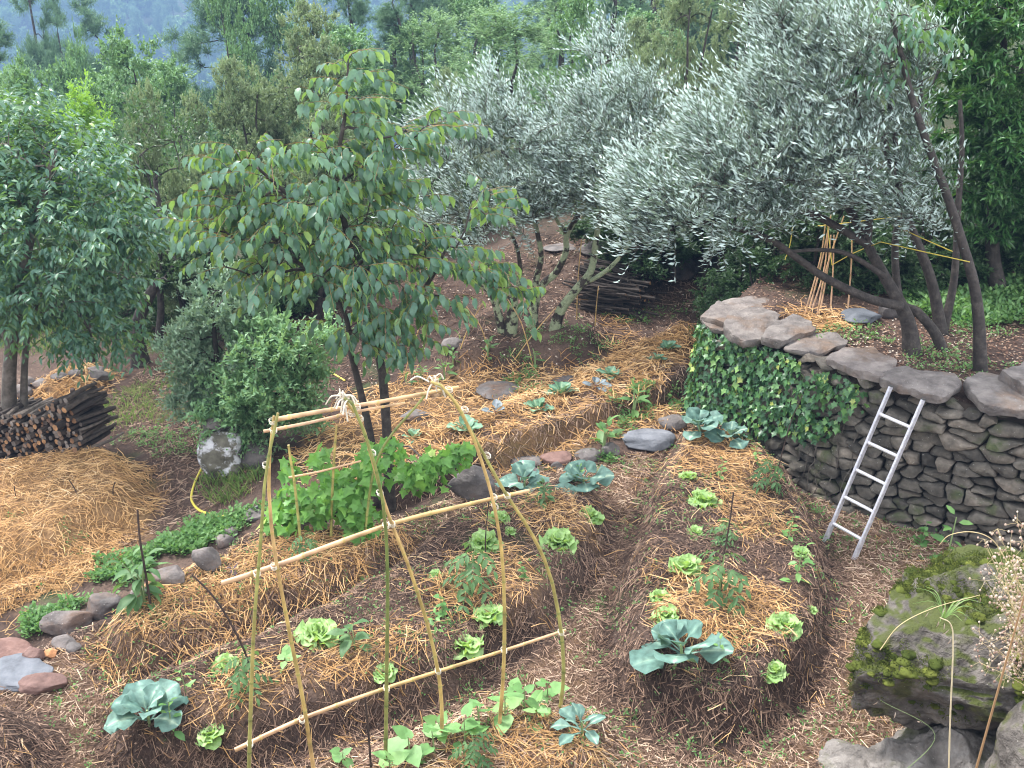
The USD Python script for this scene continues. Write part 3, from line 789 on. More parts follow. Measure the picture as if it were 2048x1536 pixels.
# small stones of the terrace edge
EDGE = [(252, 1215, 'between the dark rough boulder and the end of the straw ridge'), (282, 1190, 'just left of the staked pepper plant'), (450, 1085, 'right of the pointed grey stone'), (462, 1070, 'behind the one right of the pointed grey stone'), (545, 1040, 'just right of the hose end'),
        (130, 1290, 'behind the brick-shaped rock'), (150, 1300, 'at the right end of the brick-shaped rock'), (600, 1040, 'under the left of the grape vine'), (1060, 950, 'left of the pale blue kale'), (1115, 938, 'behind the pale blue kale')]
for k, (px_, py_, wh) in enumerate(EDGE):
    b = on_ground(px_, py_)
    r_ = rng(300 + k)
    v, f = rock_mesh(r_, r_.uniform(.05, .10, 3) * [1.3, 1, .8], 8, 2)
    solo('edging_stone', (v + b + [0, 0, .02], f), rock_mat, 'small rough edging stone ' + wh, 'stone', 'small stones edging the terrace', smooth=True, tint=np.full(len(v), r_.uniform(.3, .8)))

# ---------------------------------------------------------------- the mossy boulder
moss_mat = rough_mat('boulder_rock', [(.25, (.028, .025, .022)), (.42, (.075, .066, .060)), (.6, (.14, .124, .112)), (.8, (.24, .215, .195))], scale=4.2, detail=8, bump=1.0, bump_scale=11, dist=.07,
                     ramp2=[(.3, (.045, .05, .02)), (.7, (.095, .095, .035))], scale2=3.4, fac2=(.52, .62), up=((.055, .066, .016), 1.12, 1.34), speck=((.40, .39, .36), 25, .08))
bare_mat = rough_mat('pale_rock', [(.25, (.06, .055, .05)), (.45, (.15, .135, .125)), (.6, (.24, .22, .205)), (.8, (.36, .335, .31))], scale=3.6, detail=8, bump=1.0, bump_scale=10, dist=.06,
                     ramp2=[(.3, (.06, .065, .03)), (.7, (.12, .12, .06))], scale2=2.4, fac2=(.55, .65), speck=((.42, .41, .38), 25, .07))
lump_mat = leaf_mat('moss', [(0, (.026, .038, .010)), (.5, (.060, .078, .016)), (1, (.115, .13, .028))], trans=(.1, .12, .02), tw=.15, rough=.9, spec=.1, noise=30)


def crag(centre, size, R, cuts, sub=6, rough=.3, tilt=0.0):
    """A rough rock: an ellipsoid cut by planes, then broken up by coarse and fine relief."""
    v, f = rock_mesh(R, (1, 1, 1), cuts, sub, .1)
    off = R.uniform(0, 30, 3)
    v = v * np.asarray(size)
    n = unit(v / np.asarray(size) ** 2)
    ridge = 1 - 2 * np.abs(meshkit.fbm(v * 1.9 + off, 4, 5) - .5)
    v = v + n * ((ridge - .8) * rough + (meshkit.fbm(v * 5 + off, 4, 6) - .5) * rough * .55 + (meshkit.fbm(v * 18 + off, 3, 7) - .5) * rough * .16)[:, None]
    c, s_ = math.cos(tilt), math.sin(tilt)
    v = v @ np.array([[c, 0, -s_], [0, 1, 0], [s_, 0, c]])
    return v + centre, f


bd = thing('mossy_boulder', 'big overhanging boulder with bright green moss in the lower right corner', 'boulder')
pb = at_y(2075, 1300, 5.5)
vA, fA = crag(np.array([pb[0] - .04, 5.58, pb[2] - .03]), (1.27, .95, .52), rng(5), 7, tilt=-.10)
part(bd, 'rock', (vA, fA), moss_mat, smooth=True, label='overhanging upper rock with moss on top')
pc = at_y(1960, 1560, 5.0)
vB, fB = crag(np.array([pc[0], 5.05, -.05]), (1.0, .70, .62), rng(6), 10)
part(bd, 'rock', (vB, fB), bare_mat, smooth=True, label='pale bare rock underneath')
# moss cushions sit where the upper rock faces the sky
R = rng(77)
tri = vA[fA]; nrm = unit(np.cross(tri[:, 1] - tri[:, 0], tri[:, 2] - tri[:, 0])); cen = tri.mean(1)
ok = np.nonzero((nrm[:, 2] > .15) & (meshkit.fbm(cen * 2.6, 3, 8) > .44) & (cen[:, 0] < pb[0] + .45))[0]
pick = R.choice(ok, min(520, len(ok)), replace=False)
items = []
for i in pick:
    m = trimesh.creation.icosphere(2)
    s = R.uniform(.015, .045)
    v = np.array(m.vertices) * [s * 1.2, s * 1.2, s * .6]
    v = v * (1 + (meshkit.fbm(v * 60 + i, 3, 1) - .5) * .5)[:, None] if False else v * (1 + (meshkit.fbm(v * 40 + i, 3, 1) - .5)[:, None] * .7)
    items.append((v + cen[i] - nrm[i] * .008, np.array(m.faces), np.full(len(v), R.uniform(.2, 1))))
v, f, t = cat_leaves(items)
part(bd, 'moss', (v, f), lump_mat, smooth=True, tint=t, label='cushions of bright green moss', kind='stuff')
# fine moss shoots
pick = R.choice(ok, 30000)
w = R.dirichlet([1, 1, 1], 30000)
pp = (tri[pick] * w[..., None]).sum(1)
v, f, t = leaves(pp + nrm[pick] * R.uniform(0, .03, (30000, 1)), unit(nrm[pick] + R.normal(0, .6, (30000, 3))), R.normal(size=(30000, 3)), R.uniform(.012, .03, 30000), R.uniform(.004, .008, 30000), 'quad', R.random(30000))
part(bd, 'moss', (v, f), lump_mat, tint=t, kind='stuff')

# second rock at the very corner
pv = at_y(2075, 1490, 4.6)
v, f = crag(np.array([pv[0] + .06, 4.6, pv[2] - .25]), (.30, .35, .5), rng(9), 8, 5, .12)
solo('rock', (v, f), moss_mat, 'lichen-yellow rock cut by the lower right corner of the photo', 'rock', smooth=True)

# ---------------------------------------------------------------- trees
def pblob(px, py, rx, ry, y, dep):
    c = at_y(px, py, y)
    k = ((c - EYE) @ FWD) / FPX
    return c, np.array([rx * k, dep, ry * k])


def fill_blobs(blobs, n, R, shell=.55, clump=.0):
    """Points in ellipsoids, more of them near the surface."""
    vol = np.array([np.prod(b[1]) ** .75 for b in blobs])
    out = []
    for (c, r), k in zip(blobs, np.maximum(1, (n * vol / vol.sum()).astype(int))):
        d = unit(R.normal(size=(k, 3)))
        rad = (shell + (1 - shell) * R.random((k, 1))) * np.where(R.random((k, 1)) < .8, 1, R.random((k, 1)))
        rad = rad * (1 + .25 * (meshkit.fbm(d * 2 + c * 3, 3, 1)[:, None] - .5) * 2)
        out.append(c + d * rad * r)
    return np.vstack(out)


def grow(trunks, targets, R, step=.14, rise=.25, r_tip=.0035, power=.46, wob=.03):
    """Branches from the given trunks [(points, radii)] to every target. Returns branch chains [(points, radii)] and tip directions."""
    pos, par, rmin, chains = [], [], [], []
    for pts, rad in trunks:
        start = len(pos)
        for i, (p, r) in enumerate(zip(pts, rad)):
            pos.append(np.array(p, float)); par.append(start + i - 1 if i else -1); rmin.append(r)
        chains.append(list(range(start, len(pos))))
    P = np.zeros((60000, 3)); n = len(pos); P[:n] = pos
    par = par + [-1] * 0
    targets = np.asarray(targets)
    d0 = np.min(np.linalg.norm(targets[:, None] - P[None, :n:2], axis=2), axis=1)
    tips = np.zeros((len(targets), 3)); tip_node = np.zeros(len(targets), int)
    for ti in np.argsort(d0):
        t = targets[ti]
        dv = t - P[:n]
        dist = np.linalg.norm(dv, axis=1) + .9 * np.maximum(0, -dv[:, 2])   # rather from below
        j = int(np.argmin(dist))
        L = np.linalg.norm(t - P[j])
        if L < 1e-3:
            t = t + R.normal(0, .05, 3); L = np.linalg.norm(t - P[j])
        m = max(2, int(L / step))
        pd = P[j] - P[par[j]] if par[j] >= 0 else np.array([0, 0, 1.0])
        c = P[j] + unit(unit(pd) * .7 + unit(t - P[j])) * L * .45 + np.array([0, 0, rise * L * .3])
        s = np.linspace(0, 1, m + 1)[1:, None]
        q = (1 - s) ** 2 * P[j] + 2 * s * (1 - s) * c + s ** 2 * t + R.normal(0, wob * min(L, 1), (m, 3)) * (1 - s)
        ch = [j]
        for p in q:
            P[n] = p; par.append(ch[-1]); rmin.append(0); ch.append(n); n += 1
        chains.append(ch)
        tips[ti] = unit(q[-1] - (q[-2] if m > 1 else P[j])); tip_node[ti] = n - 1
    cnt = np.zeros(n); cnt[tip_node] = 1
    for i in range(n - 1, -1, -1):
        if par[i] >= 0:
            cnt[par[i]] += cnt[i]
    rad = np.maximum(r_tip * np.maximum(cnt, 1) ** power, np.array(rmin[:n]))
    for pts_ch in chains[len(trunks):]:
        rad_first = rad[pts_ch[0]]
        rad[pts_ch[1:]] = np.minimum(rad[pts_ch[1:]], rad_first)
    out = []
    for k, ch in enumerate(chains):
        r = rad[ch].copy()
        if k >= len(trunks):
            r[0] = min(r[0], r[1] * 1.25)
        out.append((P[ch], r))
    return out, tips


def wood(chains, first, sides_trunk=9, sides=5, min_r=0.0):
    tr = [tube(spline(p, 3), np.interp(np.linspace(0, 1, (len(p) - 1) * 3 + 1), np.linspace(0, 1, len(p)), r), sides_trunk) for p, r in chains[:first]]
    rest = [tube(p, r, sides if r.max() > .012 else 3, False) for p, r in chains[first:] if len(p) > 1 and r.max() >= min_r]
    return tr, (cat_mesh(rest) if rest else None)


def twigs(tips_p, tips_d, centre, R, k, length, spread=.8, grav=0.0, out=.5):
    """k twigs at every tip: start, direction, length."""
    p = np.repeat(tips_p, k, 0); d = np.repeat(tips_d, k, 0)
    o = unit(p - centre)
    d = unit(d + R.normal(0, spread, p.shape) + o * out + np.array([0, 0, grav]))
    return p, d, R.uniform(*length, len(p))


def leaf_on_twigs(p, d, L, R, n, size, ratio, kind, hang=0.0, up=0.0, spread=.55, wind=None, tintf=None, nup=1.0, two_rows=False, nrand=.45):
    """n leaves along each twig."""
    N = len(p)
    s = (np.arange(n) + .5)[None, :] / n * np.ones((N, 1)) + R.uniform(-.3, .3, (N, n)) / n
    sag = np.array([0, 0, -1.0]) * (hang * .25)
    q = p[:, None] + d[:, None] * (s * L[:, None])[..., None] + sag * (s ** 2 * L[:, None])[..., None]
    ref = unit(np.cross(d, [0.02, 0.03, 1]))
    side = np.where((np.arange(n) % 2 == 0)[None, :, None], 1, -1) * ref[:, None] if two_rows else R.normal(size=(N, n, 3))
    ld = d[:, None] * .55 + side * spread * (1.2 if two_rows else 1) + R.normal(0, .18, (N, n, 3)) + np.array([0, 0, -hang + up])
    if wind is not None:
        ld = ld + np.asarray(wind)
    nn = np.array([0, 0, nup]) + R.normal(0, nrand, (N, n, 3)) + (unit(np.cross(ld, side)) * 0 if True else 0)
    if hang > .6:   # hanging leaves turn their faces outwards
        nn = unit(side * .8 + d[:, None] * .5 + np.array([0, 0, .35]) + R.normal(0, .4, (N, n, 3)))
    size_ = R.uniform(*size, N * n)
    t = np.clip(R.normal(.5, .2, N * n), 0, 1) if tintf is None else tintf(q.reshape(-1, 3), s.reshape(-1), R)
    return leaves(q.reshape(-1, 3), ld.reshape(-1, 3), nn.reshape(-1, 3), size_, size_ * ratio, kind, t)


def put_wood(tree, wd, bark):
    for m in wd[0]:
        part(tree, 'trunk', m, bark, smooth=True)
    if wd[1]:
        part(tree, 'branches', wd[1], bark, smooth=True, kind='stuff')


bark_dark = rough_mat('dark_wet_bark', [(.3, (.016, .013, .012)), (.55, (.042, .034, .030)), (.75, (.085, .072, .062))], scale=14, bump=.8, bump_scale=35, dist=.02, rough=.75)
bark_lichen = rough_mat('lichened_bark', [(.3, (.018, .014, .012)), (.55, (.05, .04, .034)), (.75, (.09, .078, .066))], scale=14, bump=.8, bump_scale=35, dist=.02,
                        ramp2=[(.3, (.17, .20, .12)), (.7, (.30, .34, .22))], scale2=7, fac2=(.46, .52))
bark_grey = rough_mat('grey_bark', [(.3, (.05, .042, .036)), (.55, (.10, .085, .072)), (.75, (.17, .15, .13))], scale=12, bump=.6, bump_scale=30, dist=.02)
M_persimmon = leaf_mat('persimmon_leaf', [(0, (.034, .088, .064)), (.45, (.062, .138, .098)), (.8, (.105, .195, .11)), (1, (.22, .33, .10))], back=(.26, .38, .13), trans=(.24, .40, .06), tw=.22, rough=.38, spec=.5)
M_olive = leaf_mat('olive_leaf', [(0, (.085, .13, .10)), (.5, (.145, .20, .16)), (1, (.22, .28, .21))], back=(.43, .53, .50), trans=(.24, .32, .2), tw=.18, rough=.5, spec=.35)
M_laurel = leaf_mat('laurel_leaf', [(0, (.022, .070, .022)), (.5, (.045, .13, .036)), (.85, (.09, .21, .055)), (1, (.18, .28, .07))], back=(.06, .12, .05), trans=(.14, .3, .03), tw=.2, rough=.33, spec=.5)
M_cherry = leaf_mat('cherry_leaf', [(0, (.036, .094, .070)), (.5, (.068, .150, .108)), (.85, (.12, .22, .12)), (1, (.22, .31, .09))], back=(.10, .16, .09), trans=(.18, .34, .05), tw=.28, rough=.4, spec=.45)
M_bush = leaf_mat('bush_leaf', [(0, (.09, .16, .115)), (.5, (.18, .275, .19)), (1, (.30, .40, .27))], back=(.24, .31, .22), trans=(.22, .34, .14), tw=.28, rough=.45)
M_bush2 = leaf_mat('young_oak_leaf', [(0, (.09, .19, .095)), (.5, (.17, .31, .16)), (1, (.27, .42, .20))], back=(.20, .30, .16), trans=(.28, .46, .14), tw=.34, rough=.45)
M_holm = leaf_mat('holm_oak_leaf', [(0, (.055, .09, .05)), (.45, (.14, .20, .105)), (.8, (.25, .32, .17)), (1, (.38, .43, .25))], back=(.21, .245, .15), trans=(.22, .3, .1), tw=.28, rough=.45)
M_oak = leaf_mat('oak_leaf', [(0, (.07, .15, .075)), (.5, (.145, .27, .125)), (1, (.25, .39, .17))], back=(.12, .19, .09), trans=(.16, .3, .06), tw=.28, rough=.5)
M_pale = leaf_mat('pale_locust_leaf', [(0, (.08, .16, .075)), (.5, (.155, .27, .125)), (1, (.25, .37, .16))], back=(.17, .25, .14), trans=(.22, .36, .10), tw=.3, rough=.5)
M_lime = leaf_mat('lime_leaf', [(0, (.09, .20, .03)), (.5, (.17, .34, .045)), (1, (.30, .46, .07))], trans=(.34, .55, .05), tw=.35, rough=.5)
M_pine = leaf_mat('pine_needle', [(0, (.065, .135, .09)), (.5, (.135, .235, .145)), (1, (.23, .34, .20))], trans=(.14, .24, .1), tw=.2, rough=.5)
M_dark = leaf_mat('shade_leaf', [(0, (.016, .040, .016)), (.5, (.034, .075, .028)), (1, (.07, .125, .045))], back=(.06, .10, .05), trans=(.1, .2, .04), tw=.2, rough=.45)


def tint_up(base=.35, gain=.35, sd=.14, noise=1.5):
    """Young tips and some sprays are paler by nature."""
    def f(q, s, R):
        return np.clip(base + gain * (s - .3) + .35 * (meshkit.fbm(q * noise, 3, 2) - .5) * 2 + R.normal(0, sd, len(q)), 0, 1)
    return f


def limb(px, y, r0, r1, ydrift=0.0, foot=True):
    """A trunk through pixels at distance y (drifting by ydrift towards its end)."""
    ys = np.linspace(y, y + ydrift, len(px))
    p = np.array([at_y(a, b, yy) for (a, b), yy in zip(px, ys)])
    if foot:
        p[0, 2] = float(H(p[0, 0], p[0, 1])) - .08
    p = spline(p, 4)
    return p, np.linspace(r0, r1, len(p)) * (1 + .35 * np.exp(-np.arange(len(p)) / 2.0) * bool(foot))


# ---- the persimmon tree in the middle
R = rng(11)
yP = on_ground(778, 1012)[1]
tr = [limb([(780, 1015), (776, 900), (766, 760), (752, 692), (722, 605), (706, 520), (688, 440), (672, 350), (690, 230), (696, 130)], yP, .055, .010),
      limb([(758, 1008), (742, 880), (718, 770), (702, 706), (690, 630), (640, 560), (560, 500)], yP, .045, .012, -.2),
      limb([(752, 692), (800, 640), (860, 560), (900, 480)], yP, .028, .010, .25, False),
      limb([(706, 520), (620, 430), (520, 340)], yP, .02, .008, -.3, False)]
bl = [pblob(697, 130, 42, 45, yP, .2), pblob(690, 215, 75, 90, yP, .32), pblob(670, 310, 90, 60, yP, .45), pblob(800, 280, 90, 50, yP, .4), pblob(500, 325, 110, 50, yP - .1, .45), pblob(460, 425, 110, 60, yP - .2, .45), pblob(600, 420, 140, 80, yP - .3, .5),
      pblob(730, 400, 130, 90, yP, .6), pblob(560, 530, 110, 60, yP - .3, .45), pblob(700, 530, 150, 70, yP - .4, .5), pblob(850, 490, 80, 60, yP + .2, .45), pblob(790, 640, 75, 50, yP - .3, .3),
      pblob(975, 420, 50, 45, yP + .3, .3), pblob(950, 540, 80, 40, yP + .2, .35), pblob(1030, 585, 50, 25, yP + .2, .2), pblob(860, 590, 80, 40, yP - .2, .3), pblob(700, 640, 60, 50, yP - .2, .3), pblob(770, 680, 60, 30, yP - .3, .3), pblob(430, 470, 60, 40, yP - .2, .3), pblob(880, 240, 40, 40, yP, .2)]
tg = fill_blobs(bl, 400, R, .4)
ch, tips = grow(tr, tg, R, rise=.5, r_tip=.0035)
tree = thing('persimmon_tree', 'young fruit tree with big drooping dark green leaves, rising behind the bamboo frame', 'tree')
wd = wood(ch, len(tr))
put_wood(tree, wd, bark_dark)
cen = np.array(at_y(680, 430, yP))
tips[:, 2] *= .3
p, d, L = twigs(tg, unit(tips), cen, R, 2, (.15, .36), .5, .0, .7)
d[:, 2] = np.clip(d[:, 2], -.35, .25); d = unit(d)
tw = cat_mesh([tube(np.array([p[i], p[i] + d[i] * L[i] * .5 - [0, 0, .01], p[i] + d[i] * L[i] - [0, 0, .06 * L[i] / .3]]), [.003, .0025, .0015], 3, False) for i in range(len(p))])
part(tree, 'twigs', tw, usdkit.material(stage, '/World/Looks/young_twig', {'p': ('principled_bsdf', {'base_color': (.16, .10, .03), 'roughness': .6})}, [], surface='p.BSDF'), kind='stuff')
v, f, t = leaf_on_twigs(p, d, L, R, 6, (.075, .132), .56, 'droop', hang=1.0, two_rows=True, spread=.5, tintf=tint_up(.35, .25, .16))
k = len(v) // 11
o = np.argsort(-np.linalg.norm(v[10::11] - v[::11], axis=1) / ((v[::11] - EYE) @ FWD))
v = v.reshape(k, 11, 3)[o].reshape(-1, 3); t = t.reshape(k, 11)[o].reshape(-1)
split_parts(tree, 'leaf', v, f, t, 11, 12, 300, M_persimmon, smooth=True)


# ---- olives: silvery, leaves blown up and to the left
def olive(name_label, trunks, blobs, n, R, bark, group=None, k=7, nl=11, size=(.05, .088), wind=(-.55, .0, .28)):
    tree = thing('olive_tree', name_label, 'tree', group=group)
    blobs = [(c, r * .92) for c, r in blobs]
    tg = fill_blobs(blobs, n, R, .5)
    ch, tips = grow(trunks, tg, R, rise=.15, r_tip=.0035, wob=.05)
    wd = wood(ch, len(trunks))
    put_wood(tree, wd, bark)
    cen = np.mean([c for c, r in blobs], 0)
    p, d, L = twigs(tg, tips, cen, R, k, (.2, .5), .55, .3, .4)
    d = unit(d + np.array([-.25, 0, .1]))
    tw = [tube(np.array([p[i], p[i] + d[i] * L[i]]), [.0028, .001], 3, False) for i in range(0, len(p))]
    part(tree, 'twigs', cat_mesh(tw), bark_grey, kind='stuff')
    v, f, t = leaf_on_twigs(p, d, L, R, nl, size, .30, 'quad', up=.15, spread=.5, wind=wind, nup=-.7, nrand=.42, two_rows=True, tintf=tint_up(.35, .3, .15))
    part(tree, 'crown', (v, f), M_olive, tint=t)
    return tree


R = rng(12)
yO = on_ground(1020, 666)[1]
olive('silvery olive tree with lichened forked trunks standing left on the brown mound',
      [limb([(1018, 668), (1026, 612), (1012, 570), (975, 530), (940, 470), (920, 400)], yO, .085, .03), limb([(1008, 655), (990, 605), (968, 572), (940, 555), (915, 520)], yO, .055, .025),
       limb([(1068, 662), (1070, 575), (1082, 515), (1074, 462), (1060, 400)], yO + .1, .05, .025), limb([(1026, 612), (1040, 560), (1035, 500), (1010, 440)], yO, .04, .02, 0, False)],
      [pblob(880, 300, 80, 110, yO, .8), pblob(960, 235, 100, 85, yO + .3, .8), pblob(940, 360, 110, 90, yO - .2, .8), pblob(870, 430, 80, 75, yO - .2, .6), pblob(1040, 320, 90, 110, yO, .8), pblob(1000, 440, 90, 60, yO - .2, .6),
       pblob(930, 490, 60, 40, yO, .4), pblob(1070, 400, 60, 60, yO - .2, .5)], 260, R, bark_lichen)
olive('silvery olive tree with leaning lichened trunks in front of the brushwood pile',
      [limb([(1060, 655), (1078, 580), (1112, 545), (1132, 502), (1134, 470), (1165, 410), (1185, 330)], yO + .15, .06, .025), limb([(1106, 668), (1122, 620), (1152, 580), (1182, 540), (1192, 480), (1200, 420), (1210, 340)], yO, .075, .025),
       limb([(1160, 572), (1212, 542), (1248, 503), (1275, 450)], yO, .035, .02, 0, False), limb([(1134, 470), (1110, 430), (1105, 370)], yO + .15, .03, .02, 0, False)],
      [pblob(1150, 260, 120, 95, yO + .2, .8), pblob(1240, 235, 100, 100, yO + .2, .8), pblob(1200, 350, 110, 70, yO - .2, .8), pblob(1110, 370, 80, 70, yO, .7), pblob(1285, 200, 50, 60, yO, .5), pblob(1205, 110, 55, 45, yO + .8, .4), pblob(1230, 420, 60, 40, yO - .3, .4)], 270, R, bark_lichen)
yR = on_ground(1825, 705)[1]
olive('big silver-leaved olive tree leaning out from the upper terrace above the capstones',
      [limb([(1826, 708), (1818, 655), (1802, 612), (1768, 552), (1735, 490), (1690, 400), (1640, 300)], yR, .085, .03, .3), limb([(1802, 612), (1740, 598), (1655, 558), (1600, 520), (1540, 480), (1450, 450), (1380, 445)], yR, .05, .02, -.5, False),
       limb([(1768, 552), (1700, 510), (1640, 500), (1560, 505)], yR, .03, .014, -.3, False), limb([(1735, 490), (1650, 440), (1560, 400), (1480, 350)], yR, .03, .015, -.2, False), limb([(1735, 490), (1740, 380), (1720, 250), (1700, 120)], yR, .04, .02, .4, False)],
      [pblob(1325, 385, 100, 70, yR - .4, .6), pblob(1425, 265, 75, 55, yR - .1, .6), pblob(1470, 340, 120, 85, yR - .3, .7), pblob(1560, 200, 110, 90, yR, .8), pblob(1575, 60, 80, 80, yR + .3, .7), pblob(1600, 330, 110, 90, yR - .2, .8),
       pblob(1300, 450, 70, 50, yR - .5, .4), pblob(1420, 430, 110, 45, yR - .5, .5), pblob(1680, 110, 100, 110, yR + .3, .7), pblob(1680, 290, 70, 50, yR - .1, .5), pblob(1540, 430, 70, 35, yR - .4, .4)], 470, R, bark_dark, k=8)
olive('thin olive stems with leafy sprays hanging in front of the dark laurel',
      [limb([(1886, 720), (1872, 670), (1835, 625), (1800, 600), (1790, 500), (1800, 400), (1790, 280), (1770, 150)], yR + .1, .06, .02, .4), limb([(1888, 665), (1862, 560), (1812, 430), (1778, 320), (1750, 200), (1720, 80)], yR + .5, .06, .02, .3), limb([(1886, 660), (1908, 560), (1916, 420), (1924, 300), (1920, 200)], yR + .6, .045, .02, .2)],
      [pblob(1770, 260, 70, 60, yR + .3, .5), pblob(1800, 120, 70, 90, yR + .5, .6), pblob(1690, 380, 90, 30, yR - .3, .3), pblob(1770, 400, 90, 40, yR - .1, .4), pblob(1840, 420, 50, 40, yR, .3), pblob(1800, 340, 60, 50, yR, .4)], 120, R, bark_dark)

# leaning dark stem at the far right of the terrace
R = rng(13)
tree = thing('slim_tree', 'leaning dark stem with a few drooping leaves at the right end of the upper terrace', 'tree')
y1 = on_ground(1962, 742)[1]
tr = [limb([(1963, 745), (1958, 650), (1948, 570), (1926, 490), (1892, 385), (1852, 280), (1822, 190), (1800, 100), (1780, 20)], y1, .06, .02, .3)]
bl = [pblob(1790, 40, 70, 60, y1 + .2, .4), pblob(1770, 120, 60, 60, y1 + .2, .3), pblob(1850, 60, 60, 70, y1 + .3, .3)]
tg = fill_blobs(bl, 45, R, .3)
ch, tips = grow(tr, tg, R)
wd = wood(ch, 1)
put_wood(tree, wd, bark_dark)
p, d, L = twigs(tg, tips, bl[0][0], R, 2, (.15, .3), .6, -.1)
v, f, t = leaf_on_twigs(p, d, L, R, 4, (.07, .11), .45, 'oval', hang=.9, two_rows=True, tintf=tint_up())
part(tree, 'crown', (v, f), M_cherry, tint=t)


def leafy_tree(name, label, trunks, blobs, n, R, mat, bark, k, nl, size, ratio, kind, group=None, length=(.15, .4), hang=0., up=0., shell=.5, nup=1.0, two_rows=False, spread=.55, grav=0., tintf=None, rise=.2):
    tree = thing(name, label, 'tree' if 'bush' not in name and 'shrub' not in name else 'shrub', group=group)
    tg = fill_blobs(blobs, n, R, shell)
    ch, tips = grow(trunks, tg, R, rise=rise)
    wd = wood(ch, len(trunks))
    put_wood(tree, wd, bark)
    p, d, L = twigs(tg, tips, np.mean([c for c, r in blobs], 0), R, k, length, .7, grav, .6)
    v, f, t = leaf_on_twigs(p, d, L, R, nl, size, ratio, kind, hang=hang, up=up, nup=nup, two_rows=two_rows, spread=spread, tintf=tintf or tint_up())
    part(tree, 'crown', (v, f), mat, tint=t)
    return tree


y2 = yR + 1.6
leafy_tree('laurel_tree', 'tall glossy green laurel filling the upper right corner', [limb([(1990, 640), (1985, 500), (1990, 350), (2000, 200), (2010, 60)], y2, .09, .03), limb([(2080, 640), (2070, 400), (2060, 100)], y2, .07, .03)],
           [pblob(1960, 100, 110, 140, y2, 1.0), pblob(2060, 150, 110, 180, y2, 1.0), pblob(1950, 300, 90, 110, y2 - .2, .8), pblob(2050, 330, 90, 120, y2, .8), pblob(2100, 450, 60, 90, y2, .6), pblob(1990, 420, 60, 50, y2, .6), pblob(1900, 30, 60, 60, y2, .6)],
           560, rng(14), M_laurel, bark_dark, 9, 8, (.075, .125), .30, 'oval', up=.15, shell=.75, spread=1.1, length=(.06, .18))
y3 = on_ground(30, 905)[1]
leafy_tree('cherry_tree', 'cherry tree with tiers of drooping blue-green leaves beside the left woodpile', [limb([(22, 905), (18, 800), (22, 700), (40, 580), (60, 480), (90, 380), (110, 300)], y3, .10, .03), limb([(50, 900), (48, 760), (62, 640), (110, 560), (170, 500)], y3, .05, .02, .3), limb([(22, 700), (-30, 560), (-60, 440)], y3, .05, .02, 0, False)],
           [pblob(40, 300, 110, 70, y3 + .3, 1.0), pblob(150, 340, 100, 60, y3 + .2, .9), pblob(30, 420, 130, 70, y3 - .2, 1.1), pblob(170, 430, 120, 55, y3 - .1, .9), pblob(250, 480, 60, 45, y3, .6), pblob(90, 530, 140, 50, y3 - .3, 1.0), pblob(210, 570, 80, 40, y3 - .2, .6),
            pblob(20, 610, 110, 45, y3 - .4, .8), pblob(160, 640, 90, 40, y3 - .2, .6), pblob(240, 665, 50, 25, y3 - .2, .4), pblob(-80, 400, 100, 200, y3, 1.0), pblob(20, 240, 70, 40, y3 + .3, .6)],
           430, rng(15), M_cherry, bark_grey, 4, 9, (.075, .12), .42, 'oval', hang=.62, two_rows=True, spread=.6, length=(.25, .5), grav=-.05)
y4 = on_ground(440, 935)[1]
leafy_tree('evergreen_bush', 'dense grey-green evergreen bush growing left behind the lichened stone post', [limb([(452, 930), (450, 860), (440, 780), (430, 680), (425, 600)], y4 + .5, .05, .015), limb([(470, 925), (480, 840), (470, 740)], y4 + .5, .04, .015)],
           [pblob(430, 610, 75, 60, y4 + .6, .5), pblob(400, 690, 65, 60, y4 + .5, .5), pblob(470, 690, 80, 70, y4 + .6, .5), pblob(395, 780, 55, 55, y4 + .4, .4), pblob(450, 790, 70, 60, y4 + .5, .5), pblob(500, 600, 40, 40, y4 + .6, .4)], 250, rng(16), M_bush, bark_dark, 9, 10, (.045, .075), .38, 'quad', up=.5, spread=.7, length=(.1, .26))
leafy_tree('young_oak_bush', 'bright green leafy bush right of the grey-green one, below the persimmon', [limb([(545, 930), (540, 850), (530, 770), (520, 690)], y4 + .3, .045, .015), limb([(498, 920), (505, 850), (560, 780), (600, 720)], y4 + .3, .03, .012)],
           [pblob(540, 690, 85, 45, y4 + .3, .5), pblob(600, 740, 60, 50, y4 + .3, .4), pblob(520, 770, 95, 50, y4 + .1, .5), pblob(575, 820, 65, 45, y4 + .2, .4), pblob(470, 830, 60, 40, y4 + .1, .4), pblob(500, 865, 50, 25, y4 + .1, .3), pblob(640, 680, 40, 30, y4 + .4, .3)], 230, rng(17), M_bush2, bark_dark, 8, 10, (.05, .085), .42, 'quad', up=.3, spread=.8, length=(.12, .28))

